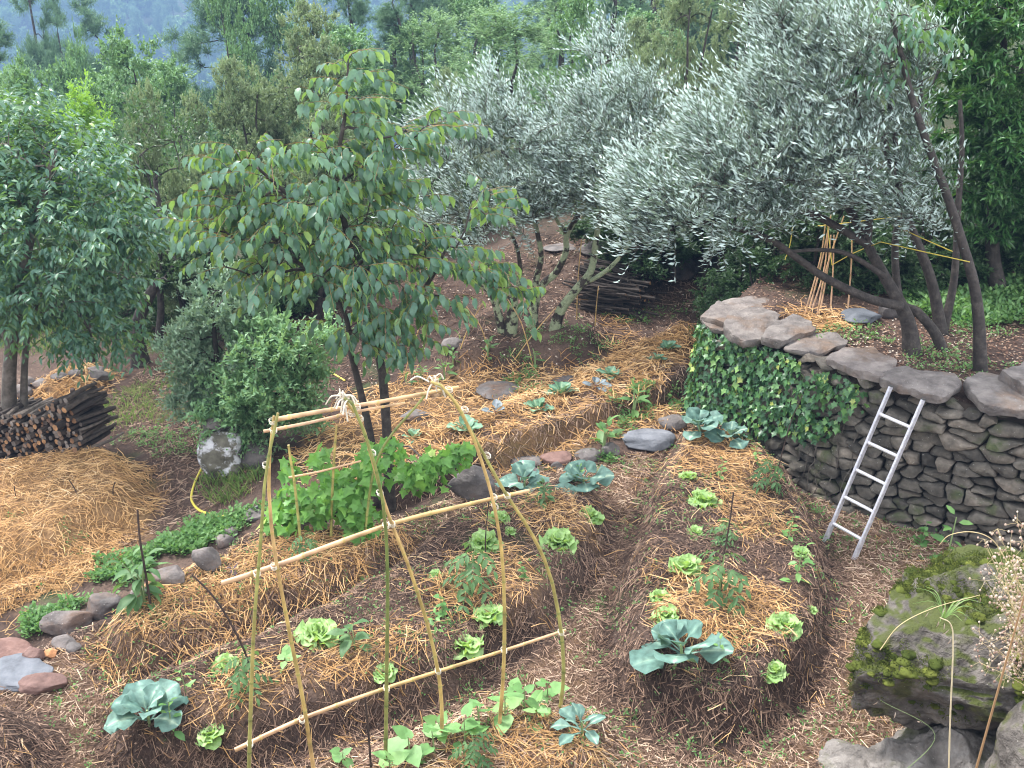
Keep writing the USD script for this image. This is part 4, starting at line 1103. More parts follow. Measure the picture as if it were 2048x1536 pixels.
# ---------------------------------------------------------------- the trees behind: a few kinds, copied
def kind_tree(name, seed, height, width, base, n, mat, bark, k, nl, size, ratio, leaf, up=0., hang=0., shell=.5, stems=1, lumps=14, spread=.7, length=(.3, .7), grav=0., tintf=None, low=.25, conic=0.0, two_rows=False):
    R = rng(seed)
    kd = proto(name)
    trunks = []
    for s in range(stems):
        a = R.uniform(0, 6.28); lean = R.uniform(.05, .16) * height * (stems > 1 or .4)
        pts = [np.array([0.06 * math.cos(a) * (stems > 1), .06 * math.sin(a) * (stems > 1), -.5])]
        for i in range(1, 8):
            u = i / 7
            pts.append(np.array([math.cos(a) * lean * u + R.normal(0, .04) * height * .3 * u, math.sin(a) * lean * u + R.normal(0, .04) * height * .3 * u, height * .85 * u]))
        trunks.append((spline(pts, 3), np.linspace(height * .018, height * .004, 22)))
    blobs = []
    for i in range(lumps):
        u = R.random()
        z = height * (low + (1 - low) * (.1 + .85 * u))
        w = width * .5 * ((1 - conic) * math.sqrt(max(.1, 1 - (2 * (u - .42)) ** 2)) + conic * (1.05 - u))
        a = R.uniform(0, 6.28); r = w * math.sqrt(R.random()) * .75
        s = R.uniform(.16, .28) * width * (1 - .45 * conic * u - .25 * u)
        blobs.append((np.array([r * math.cos(a), r * math.sin(a), z - s * .2]), np.array([s, s, s * .72])))
    tg = fill_blobs(blobs, n, R, shell)
    ch, tips = grow(trunks, tg, R, step=.3, rise=.25, r_tip=.006, wob=.04)
    put_wood(kd, wood(ch, len(trunks), 7, 4, .010), bark)
    p, d, L = twigs(tg, tips, np.array([0, 0, height * .5]), R, k, length, .7, grav, .6)
    v, f, t = leaf_on_twigs(p, d, L, R, nl, size, ratio, leaf, hang=hang, up=up, spread=spread, tintf=tintf or tint_up(), two_rows=two_rows)
    part(kd, 'crown', (v, f), mat, tint=t)
    return kd, height, width


K = {
    'holm': [kind_tree('holm_oak', 50 + i, 8, 6.2, 0, 360, M_holm, bark_dark, 9, 11, (.11, .18), .42, 'quad', up=.5, lumps=20, low=.12, stems=2, length=(.25, .55)) for i in range(2)],
    'oak': [kind_tree('oak', 60 + i, 9, 6.5, 0, 280, M_oak, bark_dark, 7, 10, (.14, .23), .52, 'quad', up=.1, lumps=18, low=.22, stems=1, length=(.3, .7)) for i in range(2)],
    'pale': [kind_tree('locust', 70, 9, 7.5, 0, 300, M_pale, bark_dark, 8, 10, (.11, .18), .48, 'quad', up=.0, lumps=18, low=.15, stems=2, length=(.3, .8), shell=.3, two_rows=True)],
    'lime': [kind_tree('lime_tree', 75, 6, 4.2, 0, 190, M_lime, bark_grey, 7, 9, (.12, .20), .45, 'quad', lumps=12, low=.2, shell=.3, two_rows=True)],
    'pine': [kind_tree('pine', 80 + i, 13, 6.0, 0, 300, M_pine, bark_dark, 10, 16, (.13, .22), .15, 'quad', up=.55, lumps=26, low=.12, conic=.75, shell=.2, spread=1.0, length=(.25, .55)) for i in range(2)],
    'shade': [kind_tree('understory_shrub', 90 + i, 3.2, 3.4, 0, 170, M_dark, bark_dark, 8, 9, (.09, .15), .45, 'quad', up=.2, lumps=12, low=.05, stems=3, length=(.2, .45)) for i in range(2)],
    'far': [kind_tree('far_oak', 95 + i, 9, 7, 0, 170, M_oak, bark_dark, 7, 8, (.30, .5), .6, 'quad', lumps=16, low=.12, length=(.4, .9)) for i in range(2)],
    'far_pine': [kind_tree('far_pine', 98 + i, 13, 5.5, 0, 170, M_pine, bark_dark, 7, 10, (.4, .65), .16, 'quad', up=.3, lumps=22, low=.1, conic=.8, length=(.4, .9)) for i in range(2)],
}


def plant_tree(kd, px, y, rows, width, label, R, name, group=None, cat='tree'):
    """A copy whose axis passes column px at distance y; rows[0] is its top row; it stands on the ground there. width in pixels."""
    i = R.integers(len(K[kd])); kind, h0, w0 = K[kd][i]
    top = at_y(px, rows, y)
    z = float(H(top[0], top[1]))
    h = max(1.2, top[2] - z)
    k = ((top - EYE) @ FWD) / FPX
    w = width * k
    return copy_of(kind, name, label, cat, (top[0], y, z), R.uniform(0, 6.28), (w / w0, w / w0, h / h0), group)


R = rng(41)
NEAR = [   # kind, column, distance, top row, width in pixels, name, label
    ('holm', 610, 19.5, 15, 290, 'holm_oak', 'large olive-green holm oak rising directly behind the persimmon top'),
    ('holm', 480, 18.5, 125, 240, 'holm_oak', 'dense holm oak with pale shoots left of the persimmon'),
    ('holm', 372, 18.0, 175, 190, 'holm_oak', 'narrow holm oak standing over the lime green sapling, right side'),
    ('holm', 285, 16.5, 175, 170, 'holm_oak', 'slender holm oak with yellowish tips behind the cherry tree'),
    ('oak', 240, 26, 60, 250, 'oak_tree', 'mid-green oak with visible forked dark stems below the misty slope'),
    ('lime', 140, 20, 165, 170, 'sapling', 'bright lime green young tree above the cherry tree'),
    ('oak', 40, 24, 120, 200, 'oak_tree', 'round green tree at the left edge above the cherry tree'),
    ('oak', 120, 34, 110, 190, 'oak_tree', 'soft grey-green tree behind the lime green sapling'),
    ('oak', 440, 32, -60, 150, 'oak_tree', 'tall thin-crowned oak reaching out of the photo top left of centre'),
    ('oak', 545, 36, -20, 170, 'oak_tree', 'bluish green oak behind the large holm oak'),
    ('pine', 35, 46, -140, 210, 'pine_tree', 'dark pine in the upper left corner against the misty slope'),
    ('pine', 100, 52, -60, 150, 'pine_tree', 'second dark pine right of the corner pine'),
    ('oak', 140, 44, 70, 110, 'oak_tree', 'small pale tree at the foot of the dark pines'),
    ('pine', 790, 30, -60, 230, 'pine_tree', 'open grey-green pine behind the persimmon tip'),
    ('pine', 690, 33, -160, 200, 'pine_tree', 'tall pine partly behind the large holm oak'),
    ('pale', 1010, 23, 5, 330, 'locust_tree', 'airy pale green locust tree with dark thin branches above the silver olives'),
    ('oak', 1150, 21, -20, 190, 'oak_tree', 'darker green oak right behind the pale locust'),
    ('holm', 900, 19, 130, 170, 'holm_oak', 'small holm oak between the persimmon and the pale locust'),
    ('pine', 1240, 32, -220, 230, 'pine_tree', 'bluish pine above the right silver olive'),
    ('pine', 1110, 40, -160, 200, 'pine_tree', 'far grey pine behind the pale locust'),
    ('pine', 920, 44, -160, 210, 'pine_tree', 'misty pine in the top centre of the photo'),
    ('holm', 1385, 17.5, -60, 250, 'holm_oak', 'dark holm oak with pale tips left of the big silver olive'),
    ('holm', 1500, 20, -150, 230, 'holm_oak', 'tall holm oak mostly hidden by the big silver olive'),
    ('holm', 1290, 22, 40, 170, 'holm_oak', 'holm oak half hidden behind the right olive crown'),
    ('oak', 1700, 19, -200, 300, 'oak_tree', 'dark oak behind the thin olive stems'),
    ('holm', 1900, 17, -150, 330, 'holm_oak', 'dark holm oak behind the glossy laurel'),
    ('holm', 1600, 16, 150, 260, 'holm_oak', 'low dark holm oak under the big silver olive crown'),
    ('holm', 700, 17.5, 260, 260, 'holm_oak', 'dim holm oak seen through the persimmon leaves'),
    ('holm', 560, 15.5, 330, 260, 'holm_oak', 'shaded holm oak behind the evergreen bush'),
    ('holm', 330, 15.2, 330, 190, 'holm_oak', 'holm oak with dark leaning trunk at the end of the left terrace'),
    ('oak', 830, 30, 40, 190, 'oak_tree', 'green oak between the open pine and the pale locust'),
    ('oak', 330, 38, 120, 150, 'oak_tree', 'misty green oak below the blue slope left of centre'),
    ('pale', 860, 29, 20, 260, 'locust_tree', 'pale green tree between the persimmon top and the airy locust'),
    ('pale', 1130, 31, -30, 260, 'locust_tree', 'light green tree rising right behind the airy locust'),
    ('oak', 700, 26, 60, 240, 'oak_tree', 'fresh green oak just right of the large holm oak'),
    ('oak', 330, 29, 130, 200, 'oak_tree', 'bushy green oak below the blue slope, behind the slender holm oak'),
    ('oak', 200, 31, 150, 220, 'oak_tree', 'broad green crown above the lime green sapling'),
    ('oak', 1290, 27, 20, 230, 'oak_tree', 'green oak filling the gap left of the tall dark holm oak'),
    ('holm', 660, 17, 190, 200, 'holm_oak', 'pale-tipped holm oak touching the right side of the persimmon spire'),
    ('pale', 20, 27, 130, 220, 'locust_tree', 'light green crown at the left edge under the corner pine'),
    ('oak', 960, 34, -20, 220, 'oak_tree', 'soft green crown high in the top centre'),
    ('oak', -60, 20, 150, 260, 'oak_tree', 'tree cut by the left edge behind the cherry crown'),
]
for kd, px, y, top, w, nm, lab in NEAR:
    plant_tree(kd, px, y, top, w, lab, R, nm)
UNDER = [(1490, 13.0, 490), (1535, 12.4, 490), (1560, 12.6, 440), (1640, 11.9, 450), (1720, 11.7, 455), (1800, 11.9, 450), (1870, 11.7, 450), (1960, 12.0, 440), (2050, 12.0, 440), (1290, 14.2, 400), (1340, 14.6, 410), (1390, 15, 400), (1470, 14.6, 410), (1530, 14.2, 410), (1570, 13.6, 420), (1250, 15, 400), (1300, 15.5, 380), (1400, 16, 370), (1500, 15.5, 380), (1220, 17, 360), (1120, 18.5, 370), (1000, 18, 380), (880, 17, 400), (760, 16.5, 420), (640, 15.5, 440), (520, 15, 450), (400, 15.2, 470), (260, 16.5, 480), (120, 17, 500), (0, 17, 500), (-120, 16, 500),
         (1600, 14.5, 400), (1720, 13.6, 400), (1830, 13.2, 400), (1930, 12.8, 420), (2040, 12.4, 430), (2140, 12, 430), (1660, 12.8, 470), (180, 19, 470), (60, 20, 470), (330, 18, 440), (1350, 18, 330), (1450, 18.5, 330), (1760, 15.5, 330), (1950, 15, 340), (2080, 14.5, 330)]
WHERE = ['low left behind the capstones', 'low between the capstones and the cane tripod', 'low and left of the cane tripod', 'low behind the cane tripod', 'low behind the slate block', 'low behind the forked olive base', 'low right of the forked olive base', 'low behind the slim stem foot', 'low in the right corner of the upper terrace', 'just behind the right end of the brushwood', 'beside the leaning stem by the brushwood', 'right behind the twin trunks', 'between the twin trunks and the cane tripod', 'left of the thin dark stem', 'close on the left of the cane tripod', 'just above the brushwood', 'behind the brushwood pile', 'left of the twin dark trunks', 'right of the twin dark trunks', 'above the brushwood pile', 'behind the right olive trunks', 'behind the left olive trunks', 'left of the olive mound', 'right of the persimmon trunks', 'left of the persimmon trunks',
         'above the evergreen bush', 'right of the leaning dark trunk', 'left of the leaning dark trunk', 'behind the stone-lined bed', 'behind the left woodpile', 'beyond the left edge of the woodpile', 'left of the cane tripod', 'behind the cane tripod', 'behind the olive trunk base', 'behind the slim leaning stem',
         'at the right edge of the upper terrace', 'beyond the right edge of the upper terrace', 'right beside the cane tripod', 'far behind the stone-lined bed', 'far behind the woodpile', 'far behind the leaning dark trunk', 'high behind the brushwood pile', 'high behind the twin dark trunks', 'high behind the cane tripod',
         'high behind the slim leaning stem', 'under the glossy laurel']
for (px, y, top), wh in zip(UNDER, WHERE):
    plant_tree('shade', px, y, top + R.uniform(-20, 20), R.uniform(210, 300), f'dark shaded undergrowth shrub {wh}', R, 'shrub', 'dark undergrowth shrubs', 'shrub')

# bare dark trunks seen under the crowns
STEMS = [([(282, 728), (276, 690), (278, 640), (300, 590), (318, 560)], .13, 'stout dark trunk with a lopped knotty top at the left terrace end'), ([(313, 700), (322, 620), (318, 540), (322, 450), (310, 360)], .06, 'tall slim black trunk right of the stout knotty one'),
         ([(185, 728), (178, 690), (170, 650), (165, 600)], .06, 'short dark trunk behind the stone-lined bed'), ([(1408, 565), (1412, 520), (1408, 470), (1420, 400)], .10, 'left one of the twin dark trunks under the big olive'),
         ([(1432, 566), (1438, 520), (1446, 470), (1460, 400)], .09, 'right one of the twin dark trunks under the big olive'), ([(1510, 560), (1514, 500), (1510, 440)], .03, 'thin dark stem right of the twin trunks'), ([(1305, 555), (1285, 505), (1260, 470)], .05, 'leaning dark stem right of the lichened olives'),
         ([(660, 650), (668, 600), (690, 560), (700, 500)], .07, 'dark stem glimpsed left of the persimmon trunks'), ([(632, 640), (640, 590), (650, 540)], .06, 'dark stem left beside the previous persimmon-side stem')]
STEMS[-1] = (STEMS[-1][0], STEMS[-1][1], 'leftmost dark stem glimpsed beside the persimmon trunks')
for px, r, lab in STEMS:
    y = on_ground(*px[0])[1]
    p, rr = limb(px, y, r, r * .5)
    tr_ = thing('tree', lab, 'tree')
    part(tr_, 'trunk', tube(p, rr, 9), bark_dark, smooth=True)
    tg = fill_blobs([(p[-1] + [0, 0, .5], np.array([.8, .8, .5]))], 40, R)
    pp, d, L = twigs(tg, unit(tg - p[-1]), p[-1], R, 4, (.2, .5))
    ch, tips = grow([(p, rr)], tg, R)
    _, b = wood(ch, 1)
    part(tr_, 'branches', b, bark_dark, kind='stuff')
    v, f, t = leaf_on_twigs(pp, d, L, R, 7, (.06, .1), .42, 'quad', up=.2)
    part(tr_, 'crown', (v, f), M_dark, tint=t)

# the wood between the garden and the valley
R = rng(44)
for i in range(150):
    y = 36 + 75 * (i / 150) ** 1.2
    x = R.uniform(-.62, .62) * y * 1.05
    z = float(H(x, y))
    kd = ['oak', 'holm', 'oak', 'pale', 'pine'][R.integers(5)]
    q = pix([x, y, z + 7])
    if q[0] < 620 and q[1] < 120 + 0 * x and x < -3:
        if q[1] < 60:
            continue
    kind, h0, w0 = K[kd][R.integers(len(K[kd]))]
    s_ = R.uniform(.8, 1.15)
    copy_of(kind, 'wood_tree', {'oak': 'mid-green broadleaf tree of the wood behind the garden', 'holm': 'dull olive-green evergreen of the wood behind the garden', 'pale': 'pale feathery tree of the wood behind the garden', 'pine': 'pine among the broadleaf trees behind the garden'}[kd], 'tree', (x, y, z - .2), R.uniform(0, 6.28), (s_, s_, s_ * R.uniform(.85, 1.15)), {'oak': 'broadleaf trees of the wood', 'holm': 'evergreens of the wood', 'pale': 'pale trees of the wood', 'pine': 'pines of the wood'}[kd])

# the wooded slope across the valley
R = rng(43)
n = 0
for row_y in np.arange(330, 500, 13.0):
    for x in np.arange(-.56 * row_y, .30 * row_y, 9.5):
        if n >= 298:
            break
        xx, yy = x + R.normal(0, 3), row_y + R.normal(0, 3.5)
        z = float(H(xx, yy))
        q = pix([xx, yy, z + 8])
        if not (-60 < q[0] < 1450) or q[1] > 300 or q[1] < -40 or (q[0] > 560 and R.random() < .5):
            continue
        kd = 'far_pine' if R.random() < .45 else 'far'
        kind, h0, w0 = K[kd][R.integers(2)]
        s = R.uniform(1.1, 1.7)
        copy_of(kind, 'far_tree', 'hazy blue pine on the slope across the valley' if kd == 'far_pine' else 'hazy round tree on the slope across the valley', 'tree', (xx, yy, z - .3), R.uniform(0, 6.28), (s * 1.15, s * 1.15, s * R.uniform(.9, 1.25)), 'pines on the far slope' if kd == 'far_pine' else 'round trees on the far slope')
        n += 1

# ---------------------------------------------------------------- mist
hz = usdkit.material(stage, '/World/Looks/valley_mist', {'v': ('principled_volume', {'color': (.27, .43, .70), 'density': .0010, 'anisotropy': .0})}, [], volume='v.volume')
bx = trimesh.creation.box(bounds=[[-425, -45, -95], [425, 645, 60]])
solo('haze', bx, hz, 'pale blue mist in the air over the valley', 'haze', kind='stuff')

# ---------------------------------------------------------------- bamboo frame, ladder, stakes, ropes
bamboo_mat = tint_mat('bamboo', [(0, (.10, .13, .035)), (.3, (.26, .25, .08)), (.6, (.42, .29, .10)), (.85, (.47, .29, .165)), (1, (.55, .37, .25))], rough=.4, spec=.5, noise=9)
tie_mat = usdkit.material(stage, '/World/Looks/twine', {'p': ('principled_bsdf', {'base_color': (.50, .45, .36), 'roughness': .8})}, [], surface='p.BSDF')
stick_mat = rough_mat('dark_stick', [(.3, (.02, .014, .012)), (.7, (.075, .05, .04))], scale=20, bump=.5)


def culm(pts, r0, r1, tn, R, gap=.28):
    """A bamboo pole: a tube with swollen nodes."""
    p = spline(pts, 12)
    s = np.concatenate([[0], np.cumsum(np.linalg.norm(np.diff(p, axis=0), axis=1))])
    nodes, x = [], R.uniform(.05, gap)
    while x < s[-1]:
        nodes.append(x); x += gap * R.uniform(.8, 1.15)
    st = np.unique(np.concatenate([np.linspace(0, s[-1], 14)] + [[n - .012, n - .004, n, n + .006, n + .014] for n in nodes]))
    st = st[(st >= 0) & (st <= s[-1])]
    q = np.stack([np.interp(st, s, p[:, k]) for k in range(3)], 1)
    nd = np.array(nodes) if nodes else np.array([-9.])
    dn = np.min(np.abs(st[:, None] - nd[None]), axis=1)
    r = np.interp(st, [0, s[-1]], [r0, r1]) * (1 + .22 * np.exp(-(dn / .005) ** 2))
    v, f = tube(q, r, 8)
    t = np.repeat(np.clip(tn + .10 * np.sin(st * 3 + tn * 9) - .25 * np.exp(-(dn / .008) ** 2), 0, 1), 8)
    return v, f, np.concatenate([t, [.95, .95]])


footA, footB = on_ground(1120, 1421), on_ground(498, 1640)
pn = unit(np.cross(footA - footB, [0, 0, 1.0]))


def on_frame(px, py, off=0.0):
    d = ray(px, py)
    return EYE + d * (((footA - pn * off - EYE) @ pn) / (d @ pn))


R = rng(51)
fr = thing('bamboo_trellis', 'tall frame of bent bamboo poles lashed to four crossbars with white twine', 'trellis')
POLES = [([(556, 826), (540, 900), (530, 960), (520, 1100), (508, 1250), (502, 1400), (497, 1560), (494, 1640)], .30, .013), ([(548, 832), (538, 930), (540, 1020), (552, 1120), (578, 1260), (606, 1400), (626, 1530), (640, 1620)], .62, .014),
         ([(688, 796), (706, 810), (730, 870), (752, 940), (769, 1030), (775, 1150), (774, 1300), (772, 1450), (770, 1600)], .10, .014), ([(690, 800), (724, 850), (750, 940), (777, 1030), (820, 1140), (858, 1260), (880, 1370), (884, 1460), (882, 1570)], .60, .014),
         ([(862, 764), (890, 776), (918, 815), (948, 880), (972, 950), (990, 1020), (1005, 1120), (1009, 1240), (1006, 1360), (996, 1482)], .58, .014), ([(870, 768), (900, 790), (930, 840), (968, 910), (1010, 985), (1062, 1065), (1100, 1150), (1122, 1260), (1127, 1350), (1120, 1422)], .40, .014)]
for k, (px, tn, r) in enumerate(POLES):
    o = .016 * (1 if k % 2 else -1)
    v, f, t = culm([on_frame(a, b, o) for a, b in px], r * .62, r * 1.1, tn, R)
    part(fr, 'pole', (v, f), bamboo_mat, smooth=True, tint=t)
BARS = [([(552, 839), (640, 823), (780, 800), (917, 774)], .74, .014), ([(527, 863), (620, 845), (720, 822), (810, 806)], .8, .010), ([(443, 1167), (560, 1128), (775, 1050), (930, 1010), (1058, 981)], .76, .016), ([(470, 1500), (605, 1437), (773, 1376), (1005, 1302), (1132, 1260)], .76, .014)]
for px, tn, r in BARS:
    v, f, t = culm([on_frame(a, b, .05) for a, b in px], r * 1.1, r * .75, tn, R)
    part(fr, 'crossbar', (v, f), bamboo_mat, smooth=True, tint=t)
for px, py in [(545, 842), (547, 860), (714, 812), (704, 826), (898, 778), (548, 1132), (514, 1146), (772, 1050), (784, 1047), (988, 993), (1014, 990), (604, 1438), (500, 1487), (773, 1376), (876, 1341), (1008, 1300), (1122, 1264), (745, 905), (930, 818), (975, 910), (760, 985), (532, 930), (720, 836), (990, 1012)]:
    c = on_frame(px, py, .03)
    a = np.linspace(0, 2 * np.pi * 2.4, 26)
    ax = unit(np.cross(pn, [0, 0, 1.0]))
    ringp = c + np.outer(np.cos(a), ax) * .019 + np.outer(np.sin(a), pn) * .034 + np.outer(np.linspace(-.010, .010, 26), [0, 0, 1.0])
    part(fr, 'tie', tube(ringp, .0022, 4), tie_mat)
for px, py in [(690, 795), (868, 762)]:
    pts = []
    for k in range(16 if px < 800 else 8):
        c = on_frame(px + R.normal(0, 4), py + R.normal(0, 4))
        d = unit(R.normal(size=3) * [1, .6, 1]) * R.uniform(.04, .13)
        pts.append(tube(spline([c, c + d * .6 + [0, 0, .01], c + d - [0, 0, .03]], 4), [.005] * 9, 4))
    part(fr, 'frayed_top', cat_mesh(pts), tie_mat, kind='stuff')

metal = usdkit.material(stage, '/World/Looks/ladder_metal', {'tc': ('texture_coordinate', {}), 'n': ('noise_texture', {'scale': 40.0, 'detail': 5.0}), 'r': ('rgb_ramp', {'ramp': [(.3, (.42, .41, .46)), (.7, (.64, .63, .67))]}), 'rr': ('map_range', {'to_min': .35, 'to_max': .6}),
                        'p': ('principled_bsdf', {'metallic': .75})}, [('tc.object', 'n.vector'), ('n.fac', 'r.fac'), ('n.fac', 'rr.value'), ('r.color', 'p.base_color'), ('rr.result', 'p.roughness')], surface='p.BSDF')
rung_mat = usdkit.material(stage, '/World/Looks/rung_metal', {'p': ('principled_bsdf', {'metallic': .55, 'base_color': (.78, .77, .80), 'roughness': .42})}, [], surface='p.BSDF')
plug_mat = usdkit.material(stage, '/World/Looks/rubber_plug', {'p': ('principled_bsdf', {'base_color': (.06, .06, .06), 'roughness': .7})}, [], surface='p.BSDF')
lad = thing('ladder', 'grey metal ladder with five bright rungs leaning on the stone wall', 'ladder')
Lf, Rf = on_ground(1649, 1086), on_ground(1708, 1119)
Lt, Rt = at_y(1782, 772, Lf[1] + .40), at_y(1846, 801, Rf[1] + .40)
Rt[2] = Lt[2] = (Lt[2] + Rt[2]) / 2
across = unit(Rf - Lf)


def bar(a, b, w, h, wdir):
    """A hollow-looking rail: box along a-b, chamfered."""
    t = unit(b - a); x = unit(wdir - t * (wdir @ t)); y = np.cross(t, x)
    prof = np.array([(-.5, -.38), (-.38, -.5), (.38, -.5), (.5, -.38), (.5, .38), (.38, .5), (-.38, .5), (-.5, .38)])
    ring = [prof[:, :1] * w * x + prof[:, 1:] * h * y + p for p in (a, b)]
    v = np.vstack(ring + [a[None], b[None]])
    k = np.arange(8); k2 = (k + 1) % 8
    f = np.vstack([np.stack([k, k2, k2 + 8], 1), np.stack([k, k2 + 8, k + 8], 1), np.stack([np.full(8, 16), k2, k], 1), np.stack([np.full(8, 17), k + 8, k2 + 8], 1)])
    return v, f


for a, b in ((Lf, Lt), (Rf, Rt)):
    t_ = unit(b - a)
    part(lad, 'rail', bar(a, b, .024, .055, across), metal)
    part(lad, 'rail_foot', bar(a - t_ * .004, a + t_ * .20, .032, .064, across), metal, label='wider sleeve at the lower end of the rail')
    part(lad, 'end_plug', bar(b - t_ * .002, b + t_ * .012, .026, .058, across), plug_mat)
for s in (.125, .30, .475, .65, .83):
    a, b = Lf + (Lt - Lf) * s, Rf + (Rt - Rf) * s
    v, f = tube(np.array([a, (a + b) / 2, b]), .0165, 12)
    part(lad, 'rung', (v, f), rung_mat, smooth=True)


def stick(px, name, label, r=.011, mat=None, y=None, up=0.0, cat='stake', group=None, tn=None):
    b = on_ground(*px[0])
    yy = b[1] if y is None else y
    pts = [b - [0, 0, .05]] + [at_y(a, c, yy + up * i) for i, (a, c) in enumerate(px[1:], 1)]
    if tn is None:
        v, f = tube(spline(pts, 6), np.linspace(r, r * .75, (len(pts) - 1) * 6 + 1), 7)
        return solo(name, (v, f), mat or stick_mat, label, cat, group, smooth=True)
    v, f, t = culm(pts, r, r * .75, tn, rng(int(px[0][0])), .2)
    return solo(name, (v, f), bamboo_mat, label, cat, group, smooth=True, tint=t)


stick([(302, 1217), (290, 1140), (280, 1080), (275, 1020)], 'plant_stake', 'dark upright stake holding the young pepper on the straw ridge')
stick([(513, 1382), (492, 1310), (455, 1235), (420, 1185), (384, 1150)], 'plant_stake', 'dark thin stick leaning far left out of the front bed', .009)
stick([(1440, 1200), (1447, 1120), (1460, 1040), (1467, 985)], 'plant_stake', 'black thin rod standing beside the tomato on the right bed', .008)
stick([(742, 1540), (738, 1480), (730, 1395)], 'plant_stake', 'short dark stick under the lowest crossbar at the bottom of the photo', .009)
stick([(970, 1112), (972, 1060), (980, 985)], 'plant_stake', 'thin brown stick beside the tomato behind the bamboo frame', .006)
stick([(1553, 945), (1580, 850), (1605, 790)], 'plant_stake', 'thin reddish twig leaning over the ivy towards the ladder', .007)
stick([(1462, 850), (1490, 790), (1512, 725)], 'plant_stake', 'thin brown twig leaning against the left half of the ivy', .007)
stick([(158, 992), (148, 975), (138, 960)], 'plant_stake', 'short forked twig standing left on the straw mound', .008)
stick([(226, 992), (226, 978), (230, 964)], 'plant_stake', 'short twig standing right on the straw mound', .008)
stick([(32, 1000), (30, 985), (28, 972)], 'plant_stake', 'small dry stem in the straw near the left edge', .007)
stick([(150, 812), (147, 795), (145, 778)], 'post', 'thick short wooden post at the right end of the left woodpile', .045, cat='post')
stick([(602, 1092), (596, 1030), (588, 960), (580, 912), (577, 890)], 'vine_stake', 'left bamboo stake standing in the grape vine', .014, tn=.42)
stick([(661, 1078), (664, 1000), (668, 920), (673, 850)], 'vine_stake', 'middle bamboo stake rising above the grape vine', .014, tn=.42)
stick([(727, 1082), (735, 1020), (748, 940), (775, 880), (830, 815), (862, 775)], 'vine_stake', 'greenish bent branch leaning up to the right out of the grape vine', .014, tn=.2)
v, f, t = culm([at_y(a, b, on_ground(661, 1078)[1] - .05) for a, b in [(578, 955), (640, 943), (722, 922)]], .012, .009, .75, R)
solo('vine_crossbar', (v, f), bamboo_mat, 'short reddish cane tied across the grape vine stakes', 'cane', smooth=True, tint=t)
for px, lab in [([(978, 698), (962, 655), (940, 622), (920, 600)], 'thin orange cane leaning left below the left olive'), ([(918, 700), (935, 660), (965, 606)], 'thin cane leaning right, crossing the orange one'),
                ([(1066, 727), (1056, 690), (1040, 640), (1015, 598)], 'thin orange cane in front of the middle olive stem'), ([(1024, 722), (1065, 670), (1112, 615)], 'pale straight cane leaning right towards the brushwood'),
                ([(1153, 640), (1156, 560), (1163, 480)], 'tall thin reddish stick left of the brushwood pile'), ([(1190, 652), (1193, 610), (1197, 572)], 'short pale stake with a knob in front of the brushwood pile'), ([(800, 770), (830, 680), (860, 600)], 'thin cane leaning right behind the persimmon trunk')]:
    stick(px, 'cane', lab, .008, tn=.65, cat='cane')
tp = thing('cane_tripod', 'bundle of bamboo canes standing on the upper terrace behind the capstones', 'canes')
yt = on_ground(1630, 632)[1]
for k, px in enumerate([[(1607, 634), (1640, 520), (1652, 440)], [(1615, 632), (1642, 530), (1662, 430)], [(1622, 630), (1648, 540), (1658, 450)], [(1634, 632), (1652, 540), (1688, 432)], [(1640, 622), (1655, 540), (1662, 470)], [(1662, 618), (1666, 540), (1668, 470)], [(1698, 612), (1702, 540), (1704, 480)]]):
    pts = [at_y(a, b, yt + .12 * (k % 3)) for a, b in px]; pts[0][2] = H(pts[0][0], pts[0][1]) - .05
    v, f, t = culm(pts, .010, .007, .84 + .05 * (k % 3), R, .22)
    part(tp, 'cane', (v, f), bamboo_mat, smooth=True, tint=t)
rope_mat = usdkit.material(stage, '/World/Looks/yellow_rope', {'p': ('principled_bsdf', {'base_color': (.42, .33, .05), 'roughness': .7})}, [], surface='p.BSDF')
rp = thing('rope', 'thin yellow rope strung between the olive trunks on the upper terrace', 'rope')
for px, ys in [([(1664, 530), (1710, 505), (1762, 484)], (yt - .2, yR)), ([(1762, 484), (1850, 504), (1940, 524)], (yR, y1)), ([(1636, 452), (1710, 444), (1806, 432)], (yt, yR + .2)), ([(1797, 452), (1830, 470), (1905, 503)], (yR + .2, y1)), ([(1655, 450), (1664, 530)], (yt, yt - .2)), ([(1585, 455), (1580, 490), (1570, 520)], (yt, yt))]:
    yy = np.linspace(ys[0], ys[1], len(px))
    part(rp, 'strand', tube(spline([at_y(a, b, y) for (a, b), y in zip(px, yy)], 6), .005, 5), rope_mat)
hs = thing('garden_hose', 'yellow garden hose curving over the dark soil below the lichened post', 'hose')
hp = [on_ground(a, b, .02) for a, b in [(403, 942), (392, 965), (384, 990), (385, 1008), (400, 1024), (430, 1034), (460, 1039), (487, 1041)]]
part(hs, 'hose_pipe', tube(spline(hp, 8), .014, 8), usdkit.material(stage, '/World/Looks/yellow_hose', {'p': ('principled_bsdf', {'base_color': (.60, .50, .07), 'roughness': .45})}, [], surface='p.BSDF'), smooth=True)
cpl = on_ground(500, 1030, .05)
part(hs, 'connector', tube(np.array([on_ground(487, 1041, .02), on_ground(494, 1036, .04), cpl, cpl + [.10, .05, .03]]), [.016, .02, .024, .018], 8), usdkit.material(stage, '/World/Looks/grey_plastic', {'p': ('principled_bsdf', {'base_color': (.09, .09, .10), 'roughness': .4})}, [], surface='p.BSDF'))
part(hs, 'connector_ring', tube(np.array([cpl + [.10, .05, .03], cpl + [.14, .07, .04]]), [.024, .024], 10), usdkit.material(stage, '/World/Looks/orange_plastic', {'p': ('principled_bsdf', {'base_color': (.75, .13, .02), 'roughness': .4})}, [], surface='p.BSDF'))
hp = [on_ground(a, b, .02) for a, b in [(625, 745), (645, 742), (665, 750), (690, 765)]]
